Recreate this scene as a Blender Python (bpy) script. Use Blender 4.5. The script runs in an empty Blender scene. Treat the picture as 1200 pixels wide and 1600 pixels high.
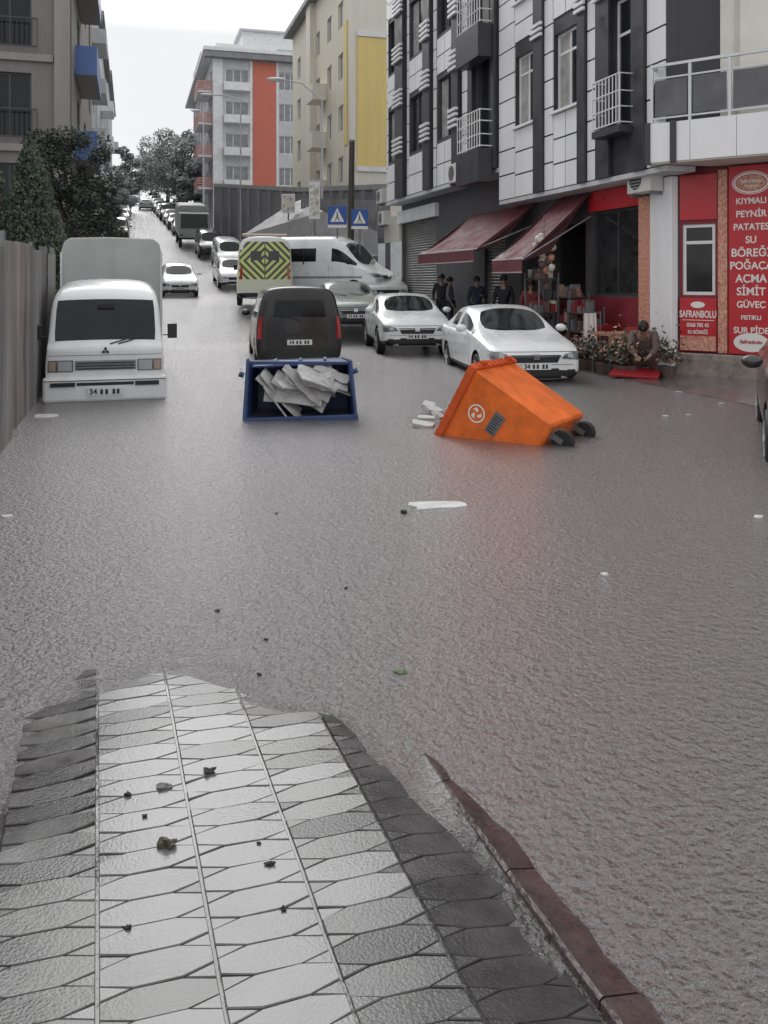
import bpy,bmesh,math,random
from mathutils import Vector,Matrix,noise
from mathutils.bvhtree import BVHTree
random.seed(7)
PI=math.pi;R=math.radians
F=1350.;H0=440.;CH=1.75
TH=math.atan(395/1350);CT,ST=math.cos(TH),math.sin(TH)
sc=bpy.context.scene;col=sc.collection
def P(s,t,z=0.):return Vector((t*CT-s*ST,s*CT+t*ST,z))
def at(px,y,Y):return Vector(((px-600)/F*Y,Y,CH+(H0-y)*Y/F))
def st(px,Y):
    X=(px-600)/F*Y;return(-ST*X+CT*Y,CT*X+ST*Y)
def YT(px,T):return T/(CT*(px-600)/F+ST)
def S(px,T):return st(px,YT(px,T))[0]
def Z(px,y,T):return CH+(H0-y)*YT(px,T)/F
PR=[(-60,-.15),(16,-.15),(20,-.06),(24,.08),(28,.4),(34,.8),(43,1.05),(53,2.3),(67,4.3),(129,12.9),(160,16.6),(200,19),(300,20),(900,10)]
def prof(s):
    if s<=PR[0][0]:return PR[0][1]
    for (a,b),(c,d) in zip(PR,PR[1:]):
        if s<=c:return b+(d-b)*(s-a)/(c-a)
    return PR[-1][1]
# ---------------------------------------------------------------- materials
def mat(name,c,rough=.5,metal=0.,var=.12,scale=2.,bump=0.,bscale=25.,coat=0.,spec=.5,c2=None,streak=False,ior=None):
    m=bpy.data.materials.new(name);m.use_nodes=True;nt=m.node_tree;N=nt.nodes;L=nt.links
    b=N['Principled BSDF'];b.inputs['Roughness'].default_value=rough;b.inputs['Metallic'].default_value=metal
    if ior:b.inputs['IOR'].default_value=ior
    b.inputs['Coat Weight'].default_value=coat;b.inputs['Coat Roughness'].default_value=.06;b.inputs['Specular IOR Level'].default_value=spec
    tc=N.new('ShaderNodeTexCoord');mp=N.new('ShaderNodeMapping');L.new(tc.outputs['Object'],mp.inputs[0])
    if streak:mp.inputs['Scale'].default_value=(1,1,.15)
    n=N.new('ShaderNodeTexNoise');n.inputs['Scale'].default_value=scale;n.inputs['Detail'].default_value=6;n.inputs['Roughness'].default_value=.65
    L.new(mp.outputs[0],n.inputs['Vector'])
    r=N.new('ShaderNodeValToRGB');r.color_ramp.elements[0].position=.3;r.color_ramp.elements[1].position=.7
    a=[max(0,x*(1-var)) for x in c];d=[min(1,x*(1+var)) for x in (c if c2 is None else c2)]
    r.color_ramp.elements[0].color=(*a,1);r.color_ramp.elements[1].color=(*d,1)
    L.new(n.outputs['Fac'],r.inputs[0]);L.new(r.outputs[0],b.inputs['Base Color'])
    mr=N.new('ShaderNodeMapRange');mr.inputs['From Min'].default_value=.3;mr.inputs['From Max'].default_value=.7;mr.inputs['To Min'].default_value=max(.02,rough*.65);mr.inputs['To Max'].default_value=min(1,rough*1.4)
    L.new(n.outputs['Fac'],mr.inputs['Value']);L.new(mr.outputs[0],b.inputs['Roughness'])
    if bump:
        n2=N.new('ShaderNodeTexNoise');n2.inputs['Scale'].default_value=bscale;n2.inputs['Detail'].default_value=4;L.new(tc.outputs['Object'],n2.inputs['Vector'])
        bp=N.new('ShaderNodeBump');bp.inputs['Strength'].default_value=bump;bp.inputs['Distance'].default_value=.01
        L.new(n2.outputs['Fac'],bp.inputs['Height']);L.new(bp.outputs[0],b.inputs['Normal'])
        if coat:L.new(bp.outputs[0],b.inputs['Coat Normal'])
    return m
M={}
def mk(k,*a,**kw):M[k]=mat(k,*a,**kw)
mk('white_paint',(.80,.81,.82),.28,coat=.6,var=.06);mk('dark_paint',(.03,.028,.03),.25,coat=.8,var=.2)
mk('brown_paint',(.022,.0195,.02),.3,coat=.35,var=.2);mk('green_paint',(.19,.21,.205),.3,coat=.3)
mk('grey_paint',(.25,.26,.27),.3,coat=.5);mk('silver_paint',(.5,.51,.52),.3,coat=.5);mk('box_grey',(.36,.37,.36),.5,var=.16,scale=1.2)
mk('glass',(.016,.018,.021),.07,spec=.32,var=.4);mk('shop_glass',(.03,.03,.032),.12,spec=.4,var=.5)
mk('rubber',(.02,.02,.02),.55,bump=.2);mk('black',(.018,.018,.02),.45);mk('chrome',(.6,.6,.62),.2,metal=1.)
mk('lamp',(.13,.145,.16),.1,coat=1.,var=.6,scale=14);mk('lens_glass',(.40,.42,.44),.1,coat=1.);mk('red_lamp',(.35,.02,.02),.15,coat=1.);mk('orange_lamp',(.36,.28,.22),.2,coat=1)
mk('plate',(.72,.72,.72),.4);mk('ink',(.03,.03,.035),.5)
mk('panel_white',(.82,.82,.83),.35,var=.07,scale=1,streak=True);mk('clad_dark',(.045,.042,.048),.4,var=.25);mk('dark_wall',(.085,.08,.086),.5,var=.25)
mk('pvc',(.76,.76,.76),.4);mk('dark_frame',(.05,.05,.055),.4);mk('curtain',(.45,.44,.43),.6,var=.3,scale=4)
mk('cream',(.68,.64,.53),.7,var=.12,streak=True);mk('cream_light',(.72,.69,.61),.7,var=.08,streak=True);mk('yellow',(.76,.59,.23),.7,var=.1,streak=True)
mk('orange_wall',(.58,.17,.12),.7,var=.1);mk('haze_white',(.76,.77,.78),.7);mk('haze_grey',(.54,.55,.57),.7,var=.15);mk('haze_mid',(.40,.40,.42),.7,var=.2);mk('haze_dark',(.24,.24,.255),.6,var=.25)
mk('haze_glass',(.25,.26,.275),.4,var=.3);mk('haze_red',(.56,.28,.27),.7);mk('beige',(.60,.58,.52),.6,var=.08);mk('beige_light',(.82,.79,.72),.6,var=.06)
mk('brown_wall',(.22,.20,.195),.7,var=.2,streak=True);mk('brown_col',(.30,.275,.27),.7,var=.2,streak=True);mk('blue_panel',(.08,.16,.40),.35,var=.15)
mk('concrete',(.34,.34,.34),.55,var=.25,bump=.3);mk('dark_concrete',(.19,.19,.195),.5,var=.3,bump=.3);mk('plinth',(.30,.25,.22),.35,var=.4,scale=5)
mk('shutter',(.2,.195,.19),.4,var=.15);mk('red_sign',(.50,.025,.035),.35,var=.08);mk('red_dark',(.20,.02,.03),.5,var=.2);mk('sign_white',(.8,.78,.75),.5,var=.04)
mk('awning',(.13,.032,.04),.6,var=.35,scale=3,bump=.2,bscale=8);mk('awning_trim',(.42,.30,.30),.6);mk('awning_under',(.07,.02,.025),.7);mk('pattern',(.45,.06,.04),.5,var=.2,scale=22,c2=(.65,.42,.3))
mk('bin_orange',(.76,.15,.018),.45,var=.24,scale=4,coat=.15,bump=.15,bscale=12);mk('bin_orange_dark',(.55,.085,.015),.5,var=.25)
mk('bin_blue',(.018,.052,.165),.4,var=.4,scale=4,coat=.2,bump=.3,bscale=9);mk('bin_blue_dark',(.017,.046,.14),.45,var=.45,scale=4,bump=.3,bscale=9);mk('foam',(.54,.535,.53),.6,var=.22,scale=7,bump=.4,bscale=18)
mk('fence',(.18,.172,.168),.5,metal=.1,var=.5,scale=2.2,streak=True);mk('fence_rust',(.14,.125,.115),.55,metal=.1,var=.5,scale=3,streak=True,c2=(.25,.225,.21));mk('fence_pale',(.24,.235,.23),.5,var=.35,scale=2,streak=True)
mk('metal_pole',(.2,.21,.22),.4,metal=.5);mk('wood',(.07,.055,.045),.7,var=.3,streak=True)
mk('sign_blue',(.02,.09,.35),.4);mk('steel_rail',(.55,.56,.58),.3,metal=.7);mk('smoke_panel',(.11,.11,.12),.2,var=.3)
mk('ac_white',(.62,.62,.6),.5,var=.1);mk('skin',(.30,.18,.13),.5);mk('hair',(.02,.016,.014),.6);mk('cloth_black',(.02,.02,.024),.8,var=.3)
mk('cloth_navy',(.03,.035,.06),.8);mk('cloth_red',(.22,.03,.04),.8);mk('cloth_brown',(.12,.085,.073),.85,var=.35,scale=9,bump=.5);mk('cloth_grey',(.15,.15,.16),.8)
mk('chair_red',(.34,.022,.03),.4);mk('leafgreen',(.06,.13,.03),.5);mk('deadleaf',(.05,.05,.028),.5,var=.4);mk('dirt',(.02,.018,.016),.6)
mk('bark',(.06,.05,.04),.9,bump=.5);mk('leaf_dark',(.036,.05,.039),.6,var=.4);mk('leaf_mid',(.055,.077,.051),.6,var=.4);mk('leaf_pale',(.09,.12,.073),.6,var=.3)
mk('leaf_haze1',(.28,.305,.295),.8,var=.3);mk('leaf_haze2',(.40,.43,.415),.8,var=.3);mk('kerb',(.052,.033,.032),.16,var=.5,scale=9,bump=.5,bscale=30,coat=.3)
mk('purple',(.2,.06,.2),.5,var=.5,scale=20,c2=(.4,.25,.12));mk('poster',(.4,.36,.3),.5,var=.5,scale=6,c2=(.65,.62,.55));mk('roof_grey',(.25,.25,.26),.6)
mk('tile_sheen',(.125,.123,.124),.2,var=.45,scale=5,bump=.12,bscale=110,coat=.12,spec=.55)  # centre columns: reflected sky painted in as a paler base colour
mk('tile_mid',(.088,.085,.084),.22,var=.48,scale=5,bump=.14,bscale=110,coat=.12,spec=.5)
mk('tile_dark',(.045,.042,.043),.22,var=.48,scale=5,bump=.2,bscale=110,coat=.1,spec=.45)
mk('joint',(.035,.032,.031),.14,var=.5,scale=12,bump=.15,bscale=60,coat=.3)
mk('walk',(.13,.12,.12),.2,var=.3,scale=2,bump=.3,bscale=20,coat=.5)
def chevmat():
    m=bpy.data.materials.new('chevron');m.use_nodes=True;N=m.node_tree.nodes;L=m.node_tree.links;b=N['Principled BSDF'];b.inputs['Roughness'].default_value=.35
    tc=N.new('ShaderNodeTexCoord');sp=N.new('ShaderNodeSeparateXYZ');L.new(tc.outputs['Object'],sp.inputs[0])
    def mth(op,a,bv=None):
        n=N.new('ShaderNodeMath');n.operation=op
        for i,v in enumerate((a,bv)):
            if v is None:continue
            if isinstance(v,(int,float)):n.inputs[i].default_value=v
            else:L.new(v,n.inputs[i])
        return n.outputs[0]
    ax=mth('ABSOLUTE',sp.outputs[0]);az=mth('ABSOLUTE',mth('SUBTRACT',sp.outputs[2],1.6))
    d=mth('FRACT',mth('MULTIPLY',mth('ADD',ax,mth('MULTIPLY',az,1.0)),3.9));f=mth('GREATER_THAN',d,.52)
    g=mth('LESS_THAN',ax,.02);f=mth('MAXIMUM',f,g);lo=mth('LESS_THAN',sp.outputs[2],.95);f=mth('MULTIPLY',f,mth('SUBTRACT',1.0,lo))
    mx=N.new('ShaderNodeMixRGB');mx.inputs[1].default_value=(.66,.68,.24,1);mx.inputs[2].default_value=(.07,.10,.08,1);L.new(f,mx.inputs[0])
    mx2=N.new('ShaderNodeMixRGB');L.new(lo,mx2.inputs[0]);L.new(mx.outputs[0],mx2.inputs[1]);mx2.inputs[2].default_value=(.62,.65,.52,1);L.new(mx2.outputs[0],b.inputs['Base Color']);return m
M['chevron']=chevmat()
def watermat(name,ca,cb,film=True):
    m=bpy.data.materials.new(name);m.use_nodes=True;N=m.node_tree.nodes;L=m.node_tree.links;b=N['Principled BSDF'];out=N['Material Output']
    tc=N.new('ShaderNodeTexCoord')
    def nz(scale,detail,rough=.6,sx=1,sy=1):
        mp=N.new('ShaderNodeMapping');mp.inputs['Scale'].default_value=(sx,sy,1);L.new(tc.outputs['Object'],mp.inputs[0])
        n=N.new('ShaderNodeTexNoise');n.inputs['Scale'].default_value=scale;n.inputs['Detail'].default_value=detail;n.inputs['Roughness'].default_value=rough;L.new(mp.outputs[0],n.inputs['Vector']);return n.outputs['Fac']
    c=nz(.5,5);r=N.new('ShaderNodeValToRGB');r.color_ramp.elements[0].position=.35;r.color_ramp.elements[1].position=.68
    r.color_ramp.elements[0].color=(*ca,1);r.color_ramp.elements[1].color=(*cb,1);L.new(c,r.inputs[0]);L.new(r.outputs[0],b.inputs['Base Color'])
    b.inputs['Roughness'].default_value=.15;b.inputs['IOR'].default_value=1.4
    def bump(h,st_,dist,prev=None):
        bp=N.new('ShaderNodeBump');bp.inputs['Strength'].default_value=st_;bp.inputs['Distance'].default_value=dist;L.new(h,bp.inputs['Height'])
        if prev:L.new(prev,bp.inputs['Normal'])
        return bp.outputs[0]
    def vor(scale,off):
        mp=N.new('ShaderNodeMapping');mp.inputs['Location'].default_value=(off,off,0);L.new(tc.outputs['Object'],mp.inputs[0])
        v=N.new('ShaderNodeTexVoronoi');v.inputs['Scale'].default_value=scale;v.feature='SMOOTH_F1';L.new(mp.outputs[0],v.inputs['Vector']);return v.outputs['Distance']
    b1=bump(nz(4.5,4,.6,.8,1.3),.5,.02);b2=bump(nz(20,5,.75,.85,1.15),1.,.042,b1);b3=bump(vor(30,0),1.,.036,b2);b4=bump(vor(66,3),1.,.018,b3);b5=bump(nz(120,2),.9,.008,b4)
    L.new(b5,b.inputs['Normal'])
    g1=N.new('ShaderNodeBsdfGlossy');g1.inputs['Roughness'].default_value=.08;g1.inputs['Color'].default_value=(1.,.985,.99,1);L.new(b5,g1.inputs['Normal'])
    g2=N.new('ShaderNodeBsdfGlossy');g2.inputs['Roughness'].default_value=.36;g2.inputs['Color'].default_value=(1.,.985,.99,1);L.new(b5,g2.inputs['Normal'])
    gl=N.new('ShaderNodeMixShader');gl.inputs[0].default_value=.45;L.new(g1.outputs[0],gl.inputs[1]);L.new(g2.outputs[0],gl.inputs[2])
    fr=N.new('ShaderNodeFresnel');fr.inputs['IOR'].default_value=1.42;L.new(b5,fr.inputs['Normal'])
    mu=N.new('ShaderNodeMath');mu.operation='MULTIPLY';mu.use_clamp=True;mu.inputs[1].default_value=2.5;L.new(fr.outputs[0],mu.inputs[0])
    ms=N.new('ShaderNodeMixShader');L.new(mu.outputs[0],ms.inputs[0]);L.new(b.outputs[0],ms.inputs[1]);L.new(gl.outputs[0],ms.inputs[2])
    if not film:
        L.new(ms.outputs[0],out.inputs[0]);return m
    at_=N.new('ShaderNodeAttribute');at_.attribute_name='depth';ex=N.new('ShaderNodeMapRange');ex.interpolation_type='SMOOTHSTEP';ex.inputs['From Min'].default_value=-.002;ex.inputs['From Max'].default_value=.010;L.new(at_.outputs['Fac'],ex.inputs['Value'])
    tr=N.new('ShaderNodeBsdfTransparent')
    m1=N.new('ShaderNodeMixShader');L.new(mu.outputs[0],m1.inputs[0]);L.new(tr.outputs[0],m1.inputs[1]);L.new(gl.outputs[0],m1.inputs[2])
    m2=N.new('ShaderNodeMixShader');L.new(ex.outputs[0],m2.inputs[0]);L.new(m1.outputs[0],m2.inputs[1]);L.new(ms.outputs[0],m2.inputs[2]);L.new(m2.outputs[0],out.inputs[0]);return m
M['water']=watermat('flood_water',(.050,.040,.042),(.078,.064,.065))
M['road']=watermat('wet_road',(.12,.118,.12),(.19,.187,.19),film=False)
# ---------------------------------------------------------------- mesh helpers
def tag(o,label=None,cat=None,group=None,kind=None):
    if label:o['label']=label
    if cat:o['category']=cat
    if group:o['group']=group
    if kind:o['kind']=kind
    return o
def empty(name,loc,rz=0,label=None,cat=None,group=None,rx=0):
    o=bpy.data.objects.new(name,None);col.objects.link(o);o.location=loc;o.rotation_euler=(rx,0,rz);o.empty_display_size=.2
    return tag(o,label,cat,group)
class MB:
    def __init__(s):s.v=[];s.f=[];s.m=[]
    def add(s,v,f,m=0):
        n=len(s.v);s.v+=[Vector(p) for p in v];s.f+=[tuple(i+n for i in q) for q in f];s.m+=[m]*len(f);return s
    def box(s,x0,x1,y0,y1,z0,z1,m=0,M_=None):
        v=[Vector(p) for p in((x0,y0,z0),(x1,y0,z0),(x1,y1,z0),(x0,y1,z0),(x0,y0,z1),(x1,y0,z1),(x1,y1,z1),(x0,y1,z1))]
        if M_:v=[M_@p for p in v]
        return s.add(v,[(0,3,2,1),(4,5,6,7),(0,1,5,4),(1,2,6,5),(2,3,7,6),(3,0,4,7)],m)
    def hexa(s,lo,hi,m=0):
        return s.add(list(lo)+list(hi),[(0,3,2,1),(4,5,6,7),(0,1,5,4),(1,2,6,5),(2,3,7,6),(3,0,4,7)],m)
    def cyl(s,a,b,r0,r1=None,n=10,m=0):
        a=Vector(a);b=Vector(b);r1=r0 if r1 is None else r1;d=(b-a).normalized();u=d.orthogonal().normalized();w=d.cross(u)
        v=[a+(u*math.cos(2*PI*i/n)+w*math.sin(2*PI*i/n))*r0 for i in range(n)]+[b+(u*math.cos(2*PI*i/n)+w*math.sin(2*PI*i/n))*r1 for i in range(n)]
        return s.add(v,[(i,(i+1)%n,n+(i+1)%n,n+i) for i in range(n)]+[tuple(range(n-1,-1,-1)),tuple(range(n,2*n))],m)
    def tube(s,pts,r,n=8,m=0):
        for i,(a,b) in enumerate(zip(pts,pts[1:])):
            r0=r[i] if isinstance(r,(list,tuple)) else r;r1=r[i+1] if isinstance(r,(list,tuple)) else r
            s.cyl(a,b,r0,r1,n,m)
        return s
    def prism(s,pts,d,m=0):
        n=len(pts);p=[Vector(q) for q in pts];d=Vector(d)
        return s.add(p+[q+d for q in p],[tuple(range(n-1,-1,-1)),tuple(range(n,2*n))]+[(i,(i+1)%n,n+(i+1)%n,n+i) for i in range(n)],m)
    def ball(s,c,r,n=10,k=7,m=0):
        c=Vector(c);r=Vector(r) if hasattr(r,'__len__') else Vector((r,r,r));v=[];f=[]
        for j in range(k+1):
            a=PI*j/k
            for i in range(n):
                b=2*PI*i/n;v.append(c+Vector((r.x*math.sin(a)*math.cos(b),r.y*math.sin(a)*math.sin(b),r.z*math.cos(a))))
        for j in range(k):
            for i in range(n):f.append((j*n+i,(j+1)*n+i,(j+1)*n+(i+1)%n,j*n+(i+1)%n))
        return s.add(v,f,m)
    def build(s,name,mats,parent=None,smooth=False,bev=0,T=None,ang=40):
        me=bpy.data.meshes.new(name);vs=[T@p for p in s.v] if T else s.v
        me.from_pydata([tuple(p) for p in vs],[],s.f)
        if not isinstance(mats,(list,tuple)):mats=[mats]
        for q in mats:me.materials.append(M[q] if isinstance(q,str) else q)
        if len(mats)>1:
            for p,k in zip(me.polygons,s.m):p.material_index=k
        bm=bmesh.new();bm.from_mesh(me);bmesh.ops.recalc_face_normals(bm,faces=bm.faces);bm.to_mesh(me);bm.free()
        if smooth:
            for p in me.polygons:p.use_smooth=True
            me.set_sharp_from_angle(angle=R(ang))
        me.update();o=bpy.data.objects.new(name,me);col.objects.link(o);o.parent=parent
        if bev:
            b=o.modifiers.new('b','BEVEL');b.width=bev;b.segments=2;b.limit_method='ANGLE';b.angle_limit=R(35)
        return o
def bx(name,m,parent,*a,bev=0,T=None):return MB().box(*a).build(name,m,parent,bev=bev,T=T)
def wall_open(mb,x0,x1,z0,z1,y0,y1,holes,m=0):
    xs=sorted({x0,x1,*[min(max(h[0],x0),x1) for h in holes],*[min(max(h[1],x0),x1) for h in holes]})
    for a,b in zip(xs,xs[1:]):
        if b-a<1e-4:continue
        c=(a+b)/2;hs=sorted((h[2],h[3]) for h in holes if h[0]<c<h[1]);z=z0
        for q,w in hs:
            if q>z:mb.box(a,b,y0,y1,z,min(q,z1),m)
            z=max(z,w)
        if z<z1:mb.box(a,b,y0,y1,z,z1,m)
def win(parent,T,x0,x1,z0,z1,y=.1,fr='pvc',pane='glass',n=2,fw=.05,curt=False,trans=False):
    mb=MB();mb.box(x0,x1,y,y+.06,z0,z0+fw).box(x0,x1,y,y+.06,z1-fw,z1).box(x0,x0+fw,y,y+.06,z0+fw,z1-fw).box(x1-fw,x1,y,y+.06,z0+fw,z1-fw)
    for i in range(1,n):
        c=x0+(x1-x0)*i/n;mb.box(c-fw*.5,c+fw*.5,y+.004,y+.056,z0+fw,z1-fw)
    if trans:mb.box(x0+fw,x1-fw,y+.008,y+.05,z1-(z1-z0)*.28,z1-(z1-z0)*.28+fw)
    w=mb.build('window',fr,parent,T=T)
    MB().box(x0+.01,x1-.01,y+.03,y+.04,z0+.01,z1-.01).build('pane',pane,w,T=T)
    if curt:
        c=MB()
        for i in range(9):
            a=x0+.06+(x1-x0)*.45*i/9;c.box(a,a+(x1-x0)*.035,y+.024,y+.028,z0+.08,z1-.06)
        c.build('curtain','curtain',w,T=T)
    return w
def text(s_,size,m,parent,T,name='lettering',ext=.004,sx=1.):
    cu=bpy.data.curves.new('t','FONT');cu.body=s_;cu.size=size;cu.extrude=ext;cu.align_x='CENTER';cu.align_y='CENTER';cu.offset=size*.018
    o=bpy.data.objects.new('t',cu);col.objects.link(o);bpy.context.view_layer.update()
    me=bpy.data.meshes.new_from_object(o.evaluated_get(bpy.context.evaluated_depsgraph_get()));bpy.data.objects.remove(o)
    me.transform(T@Matrix.Rotation(PI/2,4,'X')@Matrix.Diagonal((sx,1,1,1)))
    me.materials.clear();me.materials.append(M[m]);q=bpy.data.objects.new(name,me);col.objects.link(q);q.parent=parent;return q
TR=Matrix.Translation
def RZ(a):return Matrix.Rotation(a,4,'Z')
# ---------------------------------------------------------------- world, camera, sun
w=bpy.data.worlds.new('World');sc.world=w;w.use_nodes=True;N=w.node_tree.nodes;L=w.node_tree.links;bg=N['Background']
SE,SA=R(34),R(20)
sky=N.new('ShaderNodeTexSky');sky.sky_type='NISHITA';sky.sun_disc=False;sky.sun_elevation=SE;sky.sun_rotation=-SA
hs=N.new('ShaderNodeHueSaturation');hs.inputs['Saturation'].default_value=.1;L.new(sky.outputs[0],hs.inputs['Color'])
tc=N.new('ShaderNodeTexCoord');sp=N.new('ShaderNodeSeparateXYZ');L.new(tc.outputs['Generated'],sp.inputs[0])
rp=N.new('ShaderNodeValToRGB');e=rp.color_ramp.elements;e[0].position=0;e[0].color=(.86,.87,.88,1);e[1].position=1;e[1].color=(1.0,1.0,1.0,1)
e2=rp.color_ramp.elements.new(.3);e2.color=(.80,.81,.82,1);L.new(sp.outputs[2],rp.inputs[0])
cn=N.new('ShaderNodeTexNoise');cn.inputs['Scale'].default_value=2.2;cn.inputs['Detail'].default_value=5;L.new(tc.outputs['Generated'],cn.inputs['Vector'])
mr=N.new('ShaderNodeMapRange');mr.inputs['To Min'].default_value=8.0;mr.inputs['To Max'].default_value=10.2;L.new(cn.outputs['Fac'],mr.inputs['Value'])
ml=N.new('ShaderNodeVectorMath');ml.operation='SCALE';L.new(rp.outputs[0],ml.inputs[0]);L.new(mr.outputs[0],ml.inputs['Scale'])
dt=N.new('ShaderNodeVectorMath');dt.operation='DOT_PRODUCT';L.new(tc.outputs['Generated'],dt.inputs[0]);dt.inputs[1].default_value=(-math.sin(SA)*math.cos(SE),math.cos(SA)*math.cos(SE),math.sin(SE))
zr=N.new('ShaderNodeMapRange');zr.interpolation_type='SMOOTHSTEP';zr.inputs['From Min'].default_value=.74;zr.inputs['From Max'].default_value=.99;zr.inputs['To Min'].default_value=1.08;zr.inputs['To Max'].default_value=3.7;L.new(dt.outputs['Value'],zr.inputs['Value'])
hz=N.new('ShaderNodeMapRange');hz.inputs['From Min'].default_value=.27;hz.inputs['From Max'].default_value=.38;L.new(sp.outputs[2],hz.inputs['Value'])
mm_=N.new('ShaderNodeMath');mm_.operation='SUBTRACT';L.new(zr.outputs[0],mm_.inputs[0]);mm_.inputs[1].default_value=1.
m2=N.new('ShaderNodeMath');m2.operation='MULTIPLY_ADD';L.new(mm_.outputs[0],m2.inputs[0]);L.new(hz.outputs[0],m2.inputs[1]);m2.inputs[2].default_value=1.
ml2=N.new('ShaderNodeVectorMath');ml2.operation='SCALE';L.new(ml.outputs[0],ml2.inputs[0]);L.new(m2.outputs[0],ml2.inputs['Scale'])
mx=N.new('ShaderNodeMixRGB');mx.inputs[0].default_value=.92;L.new(hs.outputs[0],mx.inputs[1]);L.new(ml2.outputs[0],mx.inputs[2]);L.new(mx.outputs[0],bg.inputs[0]);bg.inputs[1].default_value=.115
sd=bpy.data.lights.new('sun','SUN');sd.energy=.5;sd.angle=R(38);sd.color=(1,.985,.96);so=bpy.data.objects.new('sun',sd);col.objects.link(so);so.rotation_euler=(-(PI/2-SE),0,SA)
cd=bpy.data.cameras.new('camera');cam=bpy.data.objects.new('camera',cd);col.objects.link(cam);cam.location=(0,0,CH);cam.rotation_euler=(PI/2,0,0)
cd.sensor_width=36;cd.lens=36*F/1600;cd.shift_y=-(800-H0)/1600;cd.clip_end=3000;cd.clip_start=.05;sc.camera=cam
sc.view_settings.view_transform='Standard';sc.view_settings.look='None'
# ---------------------------------------------------------------- ground, water, walks
def strip(name,m,t0,t1,s0,s1,dz,nt=1,step=2.):
    mb=MB();ss=[s0]
    while ss[-1]<s1:ss.append(min(s1,ss[-1]+step*(1 if ss[-1]<160 else 6)))
    ts=[t0+(t1-t0)*i/nt for i in range(nt+1)];v=[]
    for s in ss:
        for t in ts:v.append(P(s,t,prof(s)+dz))
    f=[(i*(nt+1)+j,i*(nt+1)+j+1,(i+1)*(nt+1)+j+1,(i+1)*(nt+1)+j) for i in range(len(ss)-1) for j in range(nt)]
    mb.add(v,f);return mb.build(name,m,smooth=True)
tag(strip('ground','dark_concrete',-400,400,-60,900,-.06,8),kind='structure')
tag(strip('road','road',-1.5,8.4,-10,240,-.04,4),kind='structure')
for nm,a,b,s0,s1 in(('pavement_right',8.4,11.5,8.5,160),('pavement_left',-3.2,-1.5,9,160)):
    mb=MB();s=s0
    while s<s1:
        e=min(s1,s+2);z0,z1=prof(s)+.16,prof(e)+.16
        mb.hexa([P(s,a,z0-.3),P(s,b,z0-.3),P(e,b,z1-.3),P(e,a,z1-.3)],[P(s,a,z0),P(s,b,z0),P(e,b,z1),P(e,a,z1)]);s=e
    tag(mb.build(nm,'walk'),kind='structure')
PH=math.atan((600-152)/1350);U=Vector((math.cos(PH),math.sin(PH),0));V=Vector((-math.sin(PH),math.cos(PH),0))
TP=.284;TRW=.106
def pz0(u,v):
    p=U*u+V*v;return .112-.0305*p.y
def pz(u,v):
    p=U*u+V*v;z=pz0(u,v)
    z-=.15*max(0,-.14-u)*max(0,min(1,(p.y-2.4)/.5))
    z-=.14*max(0,u-.86)
    return z+.017*noise.noise(Vector((p.x*1.6,p.y*1.6,3)))+.007*noise.noise(Vector((p.x*4.5,p.y*4.5,1)))
def ax_(lo,hi,a,b,step,far):
    o=[lo];x=lo
    while x<a-far:x+=far;o.append(x)
    x=a
    while x<b+1e-6:o.append(x);x+=step
    x=b+far
    while x<hi:o.append(x);x+=far
    o.append(hi);return sorted(set(round(q,4) for q in o))
xs=ax_(-70,70,-2.2,1.4,.03,8.);ys=ax_(-8,60,1.2,4.8,.03,6.)
vw=[];dep=[]
for y in ys:
    for x in xs:
        q=Vector((x,y,0));u,v_=q.dot(U),q.dot(V);vw.append((x,y,0))
        dep.append(-pz(u,v_)+.004*noise.noise(Vector((x*16,y*16,5))) if (-.95<u<4*TP and .8<v_<5.4) else 1.)
nx_=len(xs);me=bpy.data.meshes.new('water');me.from_pydata(vw,[],[(j*nx_+i,j*nx_+i+1,(j+1)*nx_+i+1,(j+1)*nx_+i) for j in range(len(ys)-1) for i in range(nx_-1)])
atr=me.attributes.new('depth','FLOAT','POINT');atr.data.foreach_set('value',dep);me.materials.append(M['water']);wo=bpy.data.objects.new('water',me);col.objects.link(wo);tag(wo,kind='structure')
mbs={k:MB() for k in(0,1,2)}
def clip(poly,xa,xb):
    for x,s in((xa,1),(xb,-1)):
        out=[]
        for i in range(len(poly)):
            a,b=poly[i],poly[(i+1)%len(poly)];ia=(a[0]-x)*s>=-1e-9;ib=(b[0]-x)*s>=-1e-9
            if ia:out.append(a)
            if ia!=ib:
                k=(x-a[0])/(b[0]-a[0]);out.append((x,a[1]+(b[1]-a[1])*k))
        poly=out
        if len(poly)<3:return[]
    return poly
def offs(poly,d):
    n=len(poly);A=sum(poly[i][0]*poly[(i+1)%n][1]-poly[(i+1)%n][0]*poly[i][1] for i in range(n));sg=1 if A>0 else -1;ls=[]
    for i in range(n):
        a=Vector(poly[i]);b=Vector(poly[(i+1)%n]);e=(b-a).normalized();nn=Vector((-e.y,e.x))*sg;ls.append((a+nn*d,e))
    out=[]
    for i in range(n):
        (p,e),(q,f)=ls[i-1],ls[i];cr=e.x*f.y-e.y*f.x
        if abs(cr)<1e-4:out.append(tuple(q));continue
        t=((q-p).x*f.y-(q-p).y*f.x)/cr;out.append(tuple(p+e*t))
    return out
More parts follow.
